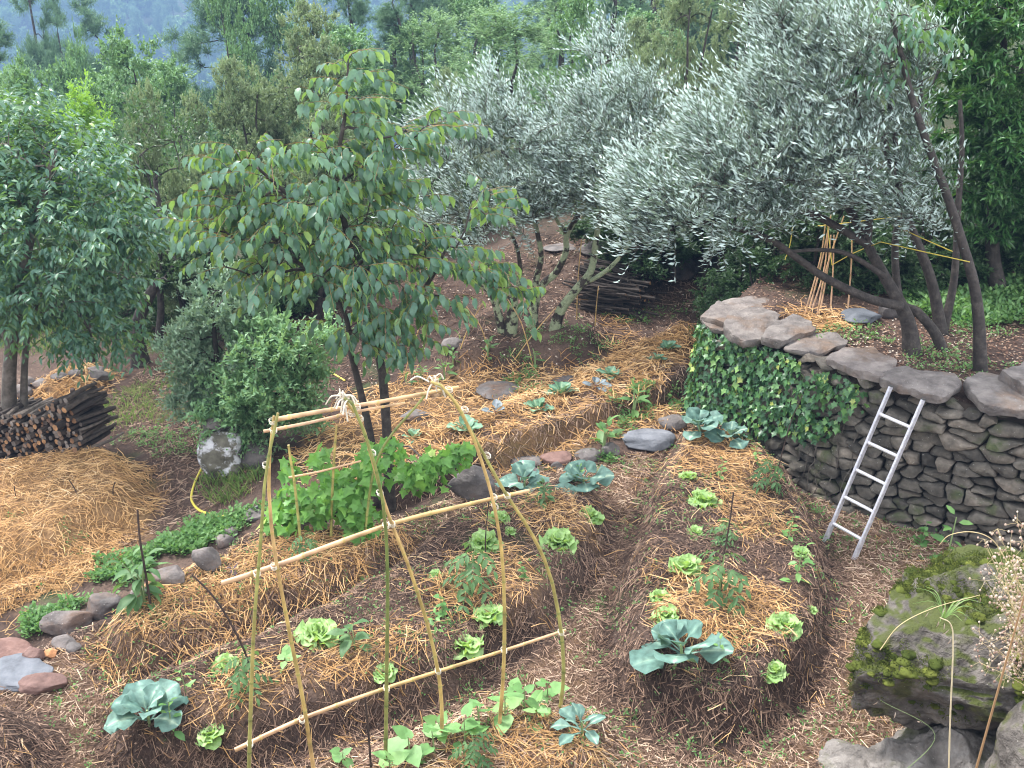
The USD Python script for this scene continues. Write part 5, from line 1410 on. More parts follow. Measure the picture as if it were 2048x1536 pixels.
solo('garden_hose', tube(spline(hp, 6), .014, 6), stage and UsdShade.Material.Get(stage, '/World/Looks/yellow_hose'), 'far end of a yellow hose in the straw right of the bushes', 'hose', smooth=True)

# ---- wood piles
log_mat = tint_mat('cut_branch', [(0, (.028, .021, .018)), (.4, (.075, .058, .048)), (.78, (.20, .17, .15)), (.86, (.15, .08, .045)), (1, (.28, .15, .07))], rough=.8, noise=18)


def log(p0, p1, r, R, tn):
    m = (p0 + p1) / 2 + R.normal(0, .02, 3)
    v, f = tube(spline([p0, m, p1], 3), np.linspace(r, r * .7, 7), 6)
    t = np.full(len(v), tn); ce = R.choice([.5, .7, .84, .9, 1.0]); t[-2:] = ce
    n = len(v)     # the cut ends get vertices of their own
    v = np.vstack([v, v[:6], v[36:42]])
    f = f.copy()
    e = f[-12:]
    e[:6][e[:6] < 6] += n
    e[6:] = np.where((e[6:] >= 36) & (e[6:] < 42), e[6:] - 36 + n + 6, e[6:])
    f[-12:] = e
    return v, f, np.concatenate([t, np.full(12, ce)])


R = rng(61)
wp = thing('woodpile', 'neat stack of cut branches with orange sawn ends under the cherry tree', 'woodpile')
w0, w1 = on_ground(-25, 922), on_ground(172, 905)
al = unit(w1 - w0); al[2] = 0; dp = np.array([-al[1], al[0], 0])
Wd = np.linalg.norm(w1 - w0)
k = 0
z = .03
while z < .70:
    x = R.uniform(0, .03)
    wid = Wd * (1 - .12 * z)
    while x < wid and k < 300:
        r = R.uniform(.020, .044)
        b = w0 + al * x; b = np.array([b[0], b[1], H(b[0], b[1]) + z + R.normal(0, .012)])
        d = dp + al * R.normal(.06, .10) + np.array([0, 0, -.06 + R.normal(0, .03)])
        ln = R.uniform(.45, .7)
        v, f, t = log(b + dp * R.normal(0, .05), b + d * ln, r, R, R.choice([.05, .2, .35, .5]))
        part(wp, 'log', (v, f), log_mat, tint=t); k += 1
        x += r * 2.1
    z += .060
wp = thing('brushwood_pile', 'heap of long dark branches on the slope behind the lichened olives', 'woodpile')
b0 = on_ground(1228, 632)
for k in range(190):
    hgt = R.random() ** 1.2 * .46
    x = R.normal(0, .16) * (1.1 - hgt); y = R.uniform(0, .75)
    c = b0 + np.array([x, y, 0]); c[2] = H(c[0], c[1]) + .03 + hgt * (1 - .5 * abs(x))
    d = unit(np.array([.95, R.normal(-.45, .25), R.normal(-.06, .09)])) * R.uniform(.28, .46)
    v, f, t = log(c + d, c - d, R.uniform(.010, .028), R, R.choice([0, .05, .12, .25]))
    part(wp, 'branch', (v, f), log_mat, tint=t)

# ---- the lichened stone post
lich = rough_mat('lichened_post', [(.3, (.06, .055, .045)), (.7, (.16, .15, .12))], scale=8, bump=.6, ramp2=[(.3, (.42, .42, .46)), (.7, (.60, .60, .64))], scale2=6.5, fac2=(.51, .60), tint=True)
sb = on_ground(440, 962)
m = trimesh.creation.icosphere(4); v = np.array(m.vertices)
v = np.sign(v) * np.abs(v) ** .55 * [.26, .20, .34]
v = v * (1 + (meshkit.fbm(v * 5, 4, 3) - .5)[:, None] * .5 + (meshkit.fbm(v * 22, 3, 4) - .5)[:, None] * .12) + sb + [.02, .18, .26]
solo('stone_post', (v, np.array(m.faces)), lich, 'upright block of stone with white lichen patches beside the evergreen bush', 'stone', smooth=True, tint=np.full(len(v), .5))
m = trimesh.creation.icosphere(3); v = np.array(m.vertices) * [.13, .11, .07]
v = v * (1 + (meshkit.fbm(v * 14, 4, 3) - .5)[:, None] * .6) + sb + [-.02, .16, .66]
solo('rock', (v, np.array(m.faces)), rock_mat, 'small grey stone lying on top of the lichened block', 'rock', smooth=True, tint=np.full(len(v), .6))
rock_between(rng(72), (470, 540), 0, (870, 940), 'rock', 'dim brown rock under the bushes right of the lichened post', 'rock', None, .8, .35, sink=.2)

# ---------------------------------------------------------------- vegetables
M_kale = leaf_mat('kale_leaf', [(0, (.045, .10, .085)), (.4, (.095, .175, .15)), (.7, (.15, .25, .205)), (.9, (.33, .44, .33)), (1, (.44, .54, .40))], back=(.22, .32, .26), trans=(.15, .3, .12), tw=.12, rough=.6, spec=.22, noise=20)
M_cab = leaf_mat('cabbage_leaf', [(0, (.06, .15, .10)), (.4, (.12, .24, .155)), (.7, (.20, .33, .21)), (1, (.40, .52, .34))], back=(.22, .34, .24), trans=(.15, .3, .1), tw=.18, rough=.5, noise=20)
M_purple = leaf_mat('purple_cabbage_leaf', [(0, (.075, .095, .11)), (.5, (.17, .215, .235)), (1, (.27, .28, .31))], back=(.2, .24, .26), trans=(.1, .1, .12), tw=.1, rough=.5)
M_let = leaf_mat('lettuce_leaf', [(0, (.15, .30, .09)), (.4, (.27, .44, .16)), (.8, (.42, .57, .26)), (1, (.56, .67, .38))], trans=(.42, .62, .10), tw=.35, rough=.45, noise=25)
M_tom = leaf_mat('tomato_leaf', [(0, (.035, .085, .035)), (.5, (.07, .15, .06)), (1, (.14, .24, .10))], back=(.13, .20, .11), trans=(.16, .32, .06), tw=.28, rough=.55)
M_green = leaf_mat('seedling_leaf', [(0, (.05, .13, .04)), (.5, (.10, .23, .07)), (1, (.20, .36, .11))], back=(.16, .26, .12), trans=(.22, .42, .06), tw=.3, rough=.45)
M_bean = leaf_mat('bean_leaf', [(0, (.08, .19, .06)), (.5, (.16, .32, .11)), (1, (.27, .44, .17))], back=(.2, .34, .16), trans=(.28, .5, .1), tw=.3, rough=.5)
M_vine = leaf_mat('grape_leaf', [(0, (.06, .16, .04)), (.5, (.125, .28, .065)), (.85, (.21, .40, .09)), (1, (.36, .48, .12))], back=(.17, .28, .12), trans=(.26, .5, .06), tw=.32, rough=.45)
M_ivy = leaf_mat('ivy_leaf', [(0, (.020, .058, .03)), (.35, (.040, .115, .05)), (.65, (.085, .20, .07)), (.9, (.17, .31, .085)), (1, (.34, .40, .10))], back=(.10, .17, .07), trans=(.16, .32, .05), tw=.2, rough=.38, spec=.5)
M_weed = leaf_mat('weed_leaf', [(0, (.05, .12, .04)), (.5, (.10, .21, .07)), (1, (.19, .32, .11))], back=(.15, .24, .11), trans=(.2, .4, .06), tw=.3, rough=.5)
M_grass = leaf_mat('grass_blade', [(0, (.07, .13, .04)), (.6, (.16, .25, .08)), (1, (.36, .36, .15))], trans=(.24, .4, .08), tw=.3, rough=.5)
stem_mat = usdkit.material(stage, '/World/Looks/green_stem', {'p': ('principled_bsdf', {'base_color': (.17, .24, .10), 'roughness': .6})}, [], surface='p.BSDF')
purple_stem = usdkit.material(stage, '/World/Looks/reddish_stem', {'p': ('principled_bsdf', {'base_color': (.20, .07, .05), 'roughness': .6})}, [], surface='p.BSDF')


def blade(base, az, e0, L, W, droop, ruffle, R, nu=7, nv=5, stalk=.18, rib=.4, cup=.25, tn=None, freq=3.0, pw=.75):
    """One broad leaf as a curved, ruffled sheet with a pale midrib."""
    u = np.linspace(0, 1, nu)
    e = e0 - droop * u ** 1.3
    fx = np.concatenate([[0], np.cumsum((np.cos(e[:-1]) + np.cos(e[1:])) / 2)]) / (nu - 1) * L
    fz = np.concatenate([[0], np.cumsum((np.sin(e[:-1]) + np.sin(e[1:])) / 2)]) / (nu - 1) * L
    fwd = np.array([math.cos(az), math.sin(az), 0]); side = np.array([-math.sin(az), math.cos(az), 0])
    mid = base + fx[:, None] * fwd + fz[:, None] * np.array([0, 0, 1.0])
    nrm = -np.sin(e)[:, None] * fwd + np.cos(e)[:, None] * np.array([0, 0, 1.0])
    x = np.clip((u - stalk) / (1 - stalk), 0, 1)
    w = W / 2 * np.sin(np.pi * np.clip(x * .95 + .03, 0, 1) ** pw) ** .75 * (x > 0) + .006 + .012 * L * (x <= 0)
    w = w * (1 + R.uniform(-.12, .12, nu))
    vv = np.linspace(-1, 1, nv)
    ph = R.uniform(0, 6.28, 3)
    ruf = ruffle * (np.sin(u[:, None] * freq * 6.28 + ph[0] + vv[None] * 1.5) + .6 * np.sin(u[:, None] * freq * 13 + ph[1] - vv[None] * 3)) * np.abs(vv[None]) ** 2 * (w / (W / 2))[:, None]
    v = mid[:, None] + side * (vv[None] * w[:, None])[..., None] + nrm[:, None] * ((cup * w[:, None] * np.abs(vv[None]) ** 1.4) + ruf * W)[..., None]
    i, j = np.meshgrid(np.arange(nu - 1), np.arange(nv - 1), indexing='ij')
    a = i * nv + j
    f = np.concatenate([np.stack([a, a + nv, a + nv + 1], -1).reshape(-1, 3), np.stack([a, a + nv + 1, a + 1], -1).reshape(-1, 3)])
    t0 = R.uniform(.25, .55) if tn is None else tn
    t = np.clip(t0 + R.normal(0, .06, (nu, nv)), 0, .8)
    t[:, nv // 2] += rib
    return v.reshape(-1, 3), f, np.clip(t.reshape(-1), 0, 1)


def rosette(name, seed, n, L, W, elev, droop, ruffle, mat, stalk=.18, rib=.4, stem_h=.05, inner=.55, cup=.25, stem=stem_mat, nu=7, nv=5, freq=3.0, pw=.75, z0=0.0, tn=None):
    R = rng(seed); kd = proto(name)
    for i in range(n):
        q = i / max(1, n - 1)            # 0 outermost, 1 innermost
        az = i * 2.4 + R.normal(0, .25)
        s = (1 - (1 - inner) * q) * R.uniform(.85, 1.12)
        e0 = elev[0] + (elev[1] - elev[0]) * q + R.normal(0, .1)
        b = np.array([.012 * math.cos(az), .012 * math.sin(az), z0 + stem_h * (.3 + .7 * q)])
        v, f, t = blade(b, az, e0, L * s, W * s, droop * (1.1 - .5 * q) * R.uniform(.8, 1.2), ruffle, R, nu, nv, stalk, rib, cup, None if tn is None else tn + .2 * q + R.normal(0, .06), freq, pw)
        part(kd, 'leaf', (v, f), mat, smooth=True, tint=t)
    part(kd, 'stem', tube(np.array([[0, 0, -.06], [0.004, 0, stem_h * .5], [0, 0, stem_h]]), [.014, .012, .008], 7), stem)
    return kd


KALE = [rosette('kale', 201, 12, .36, .36, (.1, 1.0), .55, .08, M_kale, stalk=.34, stem_h=.14, cup=.06, nu=10, nv=7, pw=1.25, freq=2.2), rosette('kale', 202, 9, .36, .30, (.35, 1.15), 1.0, .11, M_kale, stalk=.24, stem_h=.16, cup=.08, nu=10, nv=7, pw=1.25, freq=2.2), rosette('kale', 203, 11, .40, .30, (.45, 1.25), 1.3, .11, M_kale, stalk=.24, stem_h=.18, cup=.08, nu=10, nv=7, pw=1.25, freq=2.2)]
LANKY = rosette('kale', 204, 10, .32, .13, (.3, 1.2), .9, .10, M_kale, stalk=.45, stem_h=.2, freq=4)
SMALLK = [rosette('cabbage', 211 + i, 8, .22, .15, (.5, 1.2), .7, .09, M_cab, stalk=.2, stem_h=.05) for i in range(3)]
PURP = [rosette('purple_cabbage', 221 + i, 7, .22, .12, (.15, 1.1), .35, .03, M_purple, stalk=.4, stem_h=.08, stem=purple_stem) for i in range(2)]
LET = [rosette('lettuce', 231 + i, 22, .155, .15, (.2, 1.35), .8, .21, M_let, stalk=.05, rib=.10, stem_h=.04, inner=.45, cup=.25, nu=8, nv=7, freq=2.8, pw=1.2, tn=.42) for i in range(4)]


def leafy(name, seed, n, h, size, ratio, kind, mat, stems=1, droop=.4, spread=.5):
    """An upright plant: stems with leaf pairs."""
    R = rng(seed); kd = proto(name)
    for s in range(stems):
        a = R.uniform(0, 6.28); ln = R.uniform(.05, .25) * h * (stems > 1)
        pts = spline([[0, 0, -.03], [ln * .3 * math.cos(a), ln * .3 * math.sin(a), h * .5], [ln * math.cos(a), ln * math.sin(a), h * R.uniform(.85, 1.1)]], 4)
        part(kd, 'stem', tube(pts, np.linspace(.006, .003, len(pts)), 5), stem_mat)
        for i in range(n):
            u = (i + 1) / n
            p = np.array([np.interp(u, np.linspace(0, 1, len(pts)), pts[:, k]) for k in range(3)])
            az = i * 2.4 + R.normal(0, .4)
            d = np.array([math.cos(az), math.sin(az), R.normal(.25, .3) - droop * (1 - u) + .5 * (u > .9)])
            sz = size * R.uniform(.7, 1.15) * (1.1 - .45 * u)
            v, f, t = leaves((p + unit(d) * sz * .25)[None], d[None], np.array([[0, 0, 1.0]]) + R.normal(0, .25, (1, 3)), np.array([sz]), np.array([sz * ratio]), kind, np.array([R.uniform(.2, .9)]))
            part(kd, 'leaf', (v, f), mat, smooth=True, tint=t)
    return kd


def tomato(name, seed, h, n, mat=None):
    """Drooping compound leaves on a soft stem."""
    R = rng(seed); kd = proto(name)
    pts = spline([[0, 0, -.03], [.01, 0, h * .5], [.02, .02, h]], 4)
    part(kd, 'stem', tube(pts, np.linspace(.008, .004, len(pts)), 6), stem_mat)
    for i in range(n):
        u = .25 + .75 * (i + .5) / n
        p = np.array([np.interp(u, np.linspace(0, 1, len(pts)), pts[:, k]) for k in range(3)])
        az = i * 2.4 + R.normal(0, .3)
        ln = R.uniform(.16, .24) * (1.1 - .3 * u)
        out = np.array([math.cos(az), math.sin(az), 0]); sd = np.array([-math.sin(az), math.cos(az), 0])
        items = []
        s = np.array([.35, .35, .6, .6, .82, .82, 1.0])
        q = p + out * (s * ln)[:, None] + np.array([0, 0, 1.0]) * (.35 * s * ln - .75 * s ** 2 * ln)[:, None]
        d = out * .5 + sd * np.array([1, -1, 1, -1, .9, -.9, 0])[:, None] + np.array([0, 0, -.65])
        lv, lf, lt = leaves(q, d, np.array([0, 0, 1.0]) + out * .5 + R.normal(0, .25, (7, 3)), R.uniform(.06, .095, 7), R.uniform(.030, .042, 7), 'oval', R.uniform(.2, .8) + R.normal(0, .06, 7))
        tv, tf = tube(np.vstack([p[None], q[[1, 3, 5, 6]]]), [.0025, .002, .002, .0015, .001], 3, False)
        v, f = cat_mesh([(lv, lf), (tv, tf)])
        part(kd, 'leaf', (v, f), mat or M_tom, tint=np.concatenate([lt, np.full(len(tv), .7)]))
    return kd


BEAN_UP = [leafy('broad_bean', 241 + i, 10, .30, .10, .55, 'oval', M_green, 1, .3) for i in range(3)]
PEPPER = [leafy('pepper', 245 + i, 13, .34, .14, .45, 'droop', M_tom, 3, 1.0) for i in range(2)]
EGG = leafy('eggplant', 248, 7, .22, .17, .6, 'droop', M_tom, 2, .7)
BROAD = leafy('courgette', 249, 6, .14, .22, .6, 'oval', M_bean, 1, .2)
TOM = [tomato('tomato', 251 + i, .42, 13) for i in range(2)]
NAST = leafy('nasturtium', 255, 8, .26, .075, 1.0, 'heart', M_green, 2, .2)
BEAN = [leafy('bean', 257 + i, 5, .20, .15, .85, 'heart', M_bean, 1, .3) for i in range(3)]
CLUMP = [leafy('seedling', 261 + i, 7, .13, .075, .5, 'oval', M_weed, 2, .1) for i in range(3)]
CASTOR = leafy('purple_seedling', 265, 6, .22, .14, .8, 'lobed', leaf_mat('dark_purple_leaf', [(0, (.05, .035, .05)), (1, (.12, .085, .10))], trans=(.1, .05, .06), tw=.15), 1, .2)


def put(kd, px, py, width, native, name, label, cat, seed, group=None, sz=1.0, lift=-.01):
    """Set a plant where its foot shows; width is its spread in pixels, native the spread it is built with."""
    b = on_ground(px, py, lift)
    k = ((b - EYE) @ FWD) / FPX
    s = width * k / native * sz
    R = rng(seed)
    return copy_of(kd, name, label, cat, b, R.uniform(0, 6.28), s, group, (R.normal(0, .08), R.normal(0, .08)))


for i, (kd, px, py, w, lab) in enumerate([
        (KALE[0], 1365, 1325, 185, 'big blue-green kale spreading flat at the lower left of the right bed'), (KALE[1], 1050, 985, 115, 'blue-green kale right beside the large slanting rock'), (KALE[0], 1168, 972, 110, 'pale blue kale on the path corner right of the slanting rock'),
        (KALE[2], 300, 1455, 150, 'blue-green kale left of the lettuce in the lower left bed'), (LANKY, 1165, 1475, 135, 'lanky narrow-leaved kale at the bottom centre right'), (KALE[2], 1400, 872, 95, 'kale with upright leaves in front of the left end of the ivy'), (KALE[1], 1462, 885, 80, 'kale with drooping grey leaves right of the upright one under the ivy')]):
    put(kd, px, py, w, .62, 'kale', lab, 'kale', 400 + i)
for i, (kd, px, py, w, lab) in enumerate([
        (SMALLK[0], 826, 880, 40, 'green cabbage nearest the persimmon trunk on the straw bed'), (SMALLK[1], 930, 864, 55, 'green cabbage behind the right bamboo pole on the straw bed'), (SMALLK[2], 1075, 825, 54, 'green cabbage right of the left purple one'), (SMALLK[0], 1122, 792, 52, 'blue-green cabbage left of the dark purple one'),
        (SMALLK[1], 1220, 755, 45, 'pale cabbage right of the dark purple one'), (SMALLK[2], 1315, 724, 34, 'small cabbage second from the far end of the straw bed'), (SMALLK[0], 1337, 702, 38, 'farthest cabbage on the straw bed near the capstones')]):
    put(kd, px, py, w * 1.3, .38, 'cabbage', lab, 'cabbage', 420 + i)
put(PURP[0], 990, 830, 60, .38, 'purple_cabbage', 'flat grey-purple cabbage with star-like leaves on the straw bed', 'cabbage', 430)
put(PURP[1], 1190, 778, 58, .38, 'purple_cabbage', 'dark purple cabbage with one upright leaf on the straw bed', 'cabbage', 431)
for i, (px, py, w, lab) in enumerate([
        (1407, 1010, 60, 'large lettuce near the top of the right bed'), (1376, 958, 36, 'small lettuce left of the kale straw on the right bed'), (1390, 1068, 32, 'small lettuce right of the path, below the large top one'), (1368, 1140, 62, 'broad lettuce left of the black rod'), (1318, 1200, 40, 'loose lettuce at the left rim of the round straw patch'),
        (1332, 1240, 48, 'lettuce tucked behind the big kale'), (1568, 1255, 58, 'lettuce right of the round straw patch'), (1547, 1348, 50, 'lettuce lowest on the right bed'), (1618, 1222, 26, 'tiny lettuce at the right rim of the right bed'), (1603, 1110, 34, 'yellow-green lettuce nearest to the ladder foot'),
        (1118, 1092, 66, 'round lettuce at the head of the middle bed, by the rightmost pole'), (998, 1042, 44, 'lettuce below the middle crossbar'), (968, 1092, 60, 'pale lettuce behind the tomato in the middle bed'), (978, 1238, 58, 'round lettuce below the tomato in the middle bed'), (932, 1305, 66, 'big flat lettuce just above the lowest crossbar'),
        (640, 1278, 78, 'wide lettuce left of the dark eggplant'), (770, 1352, 48, 'lettuce behind the green middle pole'), (424, 1480, 56, 'lettuce right of the blue-green kale at the lower left'), (455, 1335, 50, 'lettuce between the leaning stick and the left poles'), (1178, 1035, 46, 'loose lettuce at the far end of the middle bed'), (872, 1152, 26, 'tiny lettuce left of the tomato in the middle bed'), (1022, 1068, 24, 'tiny lettuce between the two right poles')]):
    put(LET[i % 4], px, py, w * 1.1, .27, 'lettuce', lab, 'lettuce', 440 + i)
for i, (kd, px, py, w, nat, nm, lab) in enumerate([
        (TOM[0], 938, 1190, 120, .42, 'tomato_plant', 'tomato with drooping leaves in the middle bed behind the frame'), (TOM[1], 1438, 1205, 120, .42, 'tomato_plant', 'tomato by the black rod in the round straw patch'), (TOM[0], 497, 1385, 105, .42, 'tomato_plant', 'tomato at the foot of the far-leaning stick'), (TOM[1], 1530, 985, 75, .42, 'tomato_plant', 'tall tomato near the wall on the right bed'),
        (TOM[0], 612, 1118, 60, .42, 'tomato_plant', 'small tomato below the left vine stake'), (TOM[1], 955, 1530, 90, .42, 'tomato_plant', 'tomato at the bottom edge right of the beans'), (TOM[1], 1440, 1090, 60, .42, 'tomato_plant', 'young tomato above the broad lettuce on the right bed'),
        (PEPPER[0], 290, 1212, 135, .36, 'pepper_plant', 'young pepper tied to the stake on the straw ridge'), (PEPPER[1], 1090, 1010, 50, .36, 'pepper_plant', 'small pepper under the right end of the middle crossbar'), (EGG, 712, 1300, 110, .42, 'eggplant', 'dark green eggplant in the front bed behind the green pole'), (BROAD, 575, 1335, 75, .42, 'courgette_seedling', 'broad-leaved seedling between the two left poles'),
        (BEAN_UP[0], 372, 1385, 60, .26, 'broad_bean', 'upright leafy plant above the blue-green kale'), (BEAN_UP[1], 345, 1470, 75, .26, 'broad_bean', 'pale leafy plant right in front of the lower left kale'), (BEAN_UP[2], 870, 1275, 50, .26, 'broad_bean', 'leafy plant left of the round lettuce in the middle bed'), (NAST, 885, 1240, 60, .26, 'nasturtium', 'round-leaved nasturtium left of the round lettuce'),
        (NAST, 1048, 1165, 40, .26, 'nasturtium', 'small nasturtium right of the middle tomato'), (BEAN_UP[0], 1575, 1085, 55, .26, 'broad_bean', 'leafy plant right of the straw nearest the ladder'), (BEAN_UP[1], 1512, 925, 40, .26, 'broad_bean', 'leafy plant at the wall right of the kale straw'), (BEAN_UP[2], 1440, 1335, 55, .26, 'broad_bean', 'bushy plant right of the big kale'),
        (BEAN_UP[0], 1440, 960, 40, .26, 'broad_bean', 'thin leafy plant in the kale straw'), (BEAN_UP[2], 1590, 1165, 75, .26, 'broad_bean', 'leafy plant on the right bed level with the ladder foot'), (CASTOR, 470, 1160, 50, .3, 'purple_seedling', 'purple-leaved seedling left of the middle crossbar end'), (BEAN_UP[1], 1160, 965, 36, .26, 'broad_bean', 'thin seedling in front of the pale blue kale'),
        (NAST, 1842, 1090, 50, .26, 'nasturtium', 'round-leaved plant at the foot of the wall right of the ladder'), (CLUMP[0], 1265, 835, 70, .16, 'leafy_weed', 'leafy weed at the back of the flat grey slab'), (CLUMP[1], 1205, 905, 80, .16, 'leafy_weed', 'leafy weed in front of the path stones'), (CLUMP[2], 890, 760, 50, .16, 'leafy_weed', 'green tuft in the straw right of the persimmon'),
        (CLUMP[0], 905, 735, 45, .16, 'leafy_weed', 'dark bushy weed at the left foot of the olive mound'), (CLUMP[1], 975, 715, 45, .16, 'leafy_weed', 'green weed in front of the olive mound'), (CLUMP[2], 1070, 735, 45, .16, 'leafy_weed', 'green weed under the crossed canes'), (CLUMP[0], 840, 765, 40, .16, 'leafy_weed', 'small weed behind the greenish bent branch'),
        (BEAN_UP[2], 1890, 1135, 95, .26, 'broad_leaf_weed', 'pale drooping broad-leaved weed behind the mossy boulder')]):
    put(kd, px, py, w, nat, nm, lab, nm.replace('_', ' ').replace('leafy weed', 'weed').replace('broad leaf weed', 'weed'), 480 + i)
ORD = ['rightmost', 'second', 'third', 'fourth', 'fifth', 'sixth', 'seventh', 'eighth', 'ninth', 'tenth', 'eleventh', 'leftmost']
for i, (px, py, w) in enumerate(sorted([(1095, 1400, 70), (1050, 1420, 75), (1010, 1440, 80), (1025, 1400, 60), (960, 1455, 80), (930, 1490, 85), (890, 1475, 70), (870, 1510, 85), (820, 1520, 90), (780, 1545, 80), (1075, 1445, 60), (690, 1535, 60)], reverse=True)):
    lab = f'{ORD[i]} heart-leaved bean in the row at the foot of the bamboo frame' if i in (0, 11) else f'{ORD[i]} heart-leaved bean from the right at the foot of the bamboo frame'
    put(BEAN[i % 3], px, py, w, .26, 'bean_plant', lab, 'bean', 540 + i, 'climbing beans along the frame')

# ---- ivy on the wall
R = rng(81)
ivy_px = shapely.Polygon([(1392, 650), (1425, 668), (1480, 690), (1530, 688), (1580, 692), (1592, 712), (1600, 750), (1628, 762), (1650, 722), (1690, 752), (1722, 790), (1716, 812), (1682, 832), (1662, 872), (1610, 884), (1560, 862), (1500, 872), (1440, 858), (1400, 838), (1340, 832), (1336, 800), (1362, 770), (1382, 715)])
n = 24000
s, t_, dep = R.uniform(0.2, 4.2, n), R.uniform(-.1, 1.38, n), R.uniform(.05, .17, n)
p = wall_at(s, np.minimum(t_, wall_top(s) + .05), dep)
q = pix(p)
ok = shapely.contains_xy(ivy_px.buffer(4), q[:, 0] + R.normal(0, 5, n), q[:, 1] + R.normal(0, 5, n)) & (meshkit.fbm(p * 4, 3, 3) > .36)
p = p[ok][:2100]; s = s[ok][:2100]
q0, q1 = wall_at(s, p[:, 2], .0), wall_at(s, p[:, 2], .1)
nn = unit(q1 - q0)
ivy = thing('ivy', 'ivy of small green and yellowish lobed leaves covering the left half of the stone wall', 'ivy')
sz = R.uniform(.045, .085, len(p))
tn = np.clip(.48 + .7 * (meshkit.fbm(p * 5, 3, 7) - .5) + R.normal(0, .24, len(p)), 0, 1)
v, f, t = leaves(p, np.array([0, 0, -1.0]) + nn * R.normal(.35, .3, (len(p), 1)) + R.normal(0, .4, p.shape), nn + np.array([0, 0, .5]) + R.normal(0, .35, p.shape), sz, sz * R.uniform(.8, 1.1, len(p)), 'lobed', tn)
dist = np.linalg.norm(p - EYE, axis=1); o = np.argsort(-(sz / dist) - nn[:, 0] * 0)
v = v.reshape(-1, 11, 3)[o].reshape(-1, 3); t = t.reshape(-1, 11)[o].reshape(-1)
split_parts(ivy, 'leaf', v, f, t, 11, 10, 300, M_ivy)
st = []
for k in range(26):
    s0 = R.uniform(.4, 3.2); h = R.uniform(.5, 1.15); m = 8
    st.append(tube(wall_at(s0 + np.cumsum(R.normal(0, .035, m)), np.linspace(-.05, h, m), np.full(m, .05)), .006, 4, False))
part(ivy, 'stems', cat_mesh(st), bark_grey, kind='stuff')

# ---- grape vine
R = rng(83)
yV = on_ground(661, 1078)[1] + .12
vine = thing('grape_vine', 'grape vine with big lobed fresh green leaves around the stakes behind the frame', 'vine')
vb = [pblob(610, 1010, 65, 50, yV, .28), pblob(690, 990, 70, 65, yV + .05, .3), pblob(745, 930, 40, 55, yV + .2, .22), pblob(840, 945, 70, 42, yV + .45, .25), pblob(900, 915, 45, 28, yV + .5, .18), pblob(570, 1035, 45, 32, yV, .25), pblob(720, 1040, 45, 30, yV, .25), pblob(640, 920, 25, 35, yV, .12), pblob(580, 945, 16, 40, yV, .1), pblob(930, 895, 30, 14, yV + .5, .1), pblob(790, 900, 22, 30, yV + .3, .12)]
tg = fill_blobs(vb, 760, R, .45)
sz = R.uniform(.075, .135, len(tg))
dirs = R.normal(0, .6, tg.shape) + np.array([0, -.5, -.55])
v, f, t = leaves(tg, dirs, np.array([0, -.6, .75]) + R.normal(0, .4, tg.shape), sz, sz * 1.02, 'lobed', np.clip(R.normal(.5, .2, len(tg)), 0, 1))
split_parts(vine, 'leaf', v, f, t, 11, 10, 300, M_vine)
roots = [on_ground(680, 1062), on_ground(600, 1070), on_ground(800, 985)]
trk = [(spline([r_, r_ + [.05, .02, .2], r_ + [0, .05, .45]], 4), np.linspace(.014, .007, 9)) for r_ in roots]
ch, _ = grow(trk, tg[::7], R, r_tip=.0025)
put_wood(vine, wood(ch, 3, 7, 4), bark_grey)

# ---- weeds, litter and grass
R = rng(91)


def weed_field(P, per_m2, size, label, mat, R, thr=.45, nl=5, freq=1.6, name='weeds', tn=(.2, .9)):
    q = scatter(P, per_m2, R, .1)
    q = q[(meshkit.fbm(np.column_stack([q * freq, np.zeros(len(q))]), 3, 60) > thr)]
    N = len(q)
    if N == 0:
        return
    h = R.uniform(.3, 1, (N, 1))
    base = np.repeat(np.column_stack([q, H(q[:, 0], q[:, 1])]), nl, 0)
    a = R.uniform(0, 6.28, N * nl)
    d = np.stack([np.cos(a), np.sin(a), R.uniform(.1, 1.2, N * nl)], -1)
    sz = R.uniform(*size, N * nl) * np.repeat(h[:, 0], nl) ** .5
    pp = base + d * (sz * .5)[:, None] + np.array([0, 0, 1.0]) * (R.random(N * nl) * sz * 1.6)[:, None]
    v, f, t = leaves(pp, d, np.array([0, 0, 1.0]) + R.normal(0, .35, pp.shape), sz, sz * R.uniform(.45, .75, N * nl), 'quad', R.uniform(*tn, N * nl))
    solo(name, (v, f), mat, label, 'weeds', kind='stuff', tint=t)


TERX = TERRACE.intersection(shapely.box(-5, 3.6, 5, 11)).difference(UPPER.buffer(.2))
weed_field(TERX, 190, (.012, .034), 'tiny green seedlings sprinkled over the mulched beds', M_weed, R, .44, 5, 1.3)
edge = smooth_poly([(-60, 1290), (40, 1225), (140, 1185), (230, 1130), (320, 1085), (420, 1050), (500, 1035), (545, 1045), (480, 1085), (400, 1120), (300, 1150), (200, 1195), (110, 1235), (20, 1280), (-60, 1310)], -.6)
weed_field(edge, 1500, (.03, .07), 'thick green weeds along the stones of the lower left terrace edge', M_weed, R, .40, 6, 2.2)
weed_field(smooth_poly([(1150, 920), (1230, 880), (1260, 830), (1330, 800), (1345, 830), (1290, 845), (1250, 880), (1240, 915)]), 900, (.025, .055), 'green weeds around the flat grey slab', M_weed, R, .38, 6, 2.2)
weed_field(smooth_poly([(220, 860), (290, 830), (420, 900), (480, 960), (520, 1000), (400, 960), (300, 900)], -.7), 260, (.02, .05), 'low green weeds below the lichened post', M_weed, R, .5, 6, 1.4)
weed_field(smooth_poly([(30, 1040), (130, 1010), (220, 1010), (180, 1050), (80, 1080)], -.5), 420, (.015, .035), 'fresh green seedlings on the left straw mound', M_weed, R, .46, 5, 1.8)
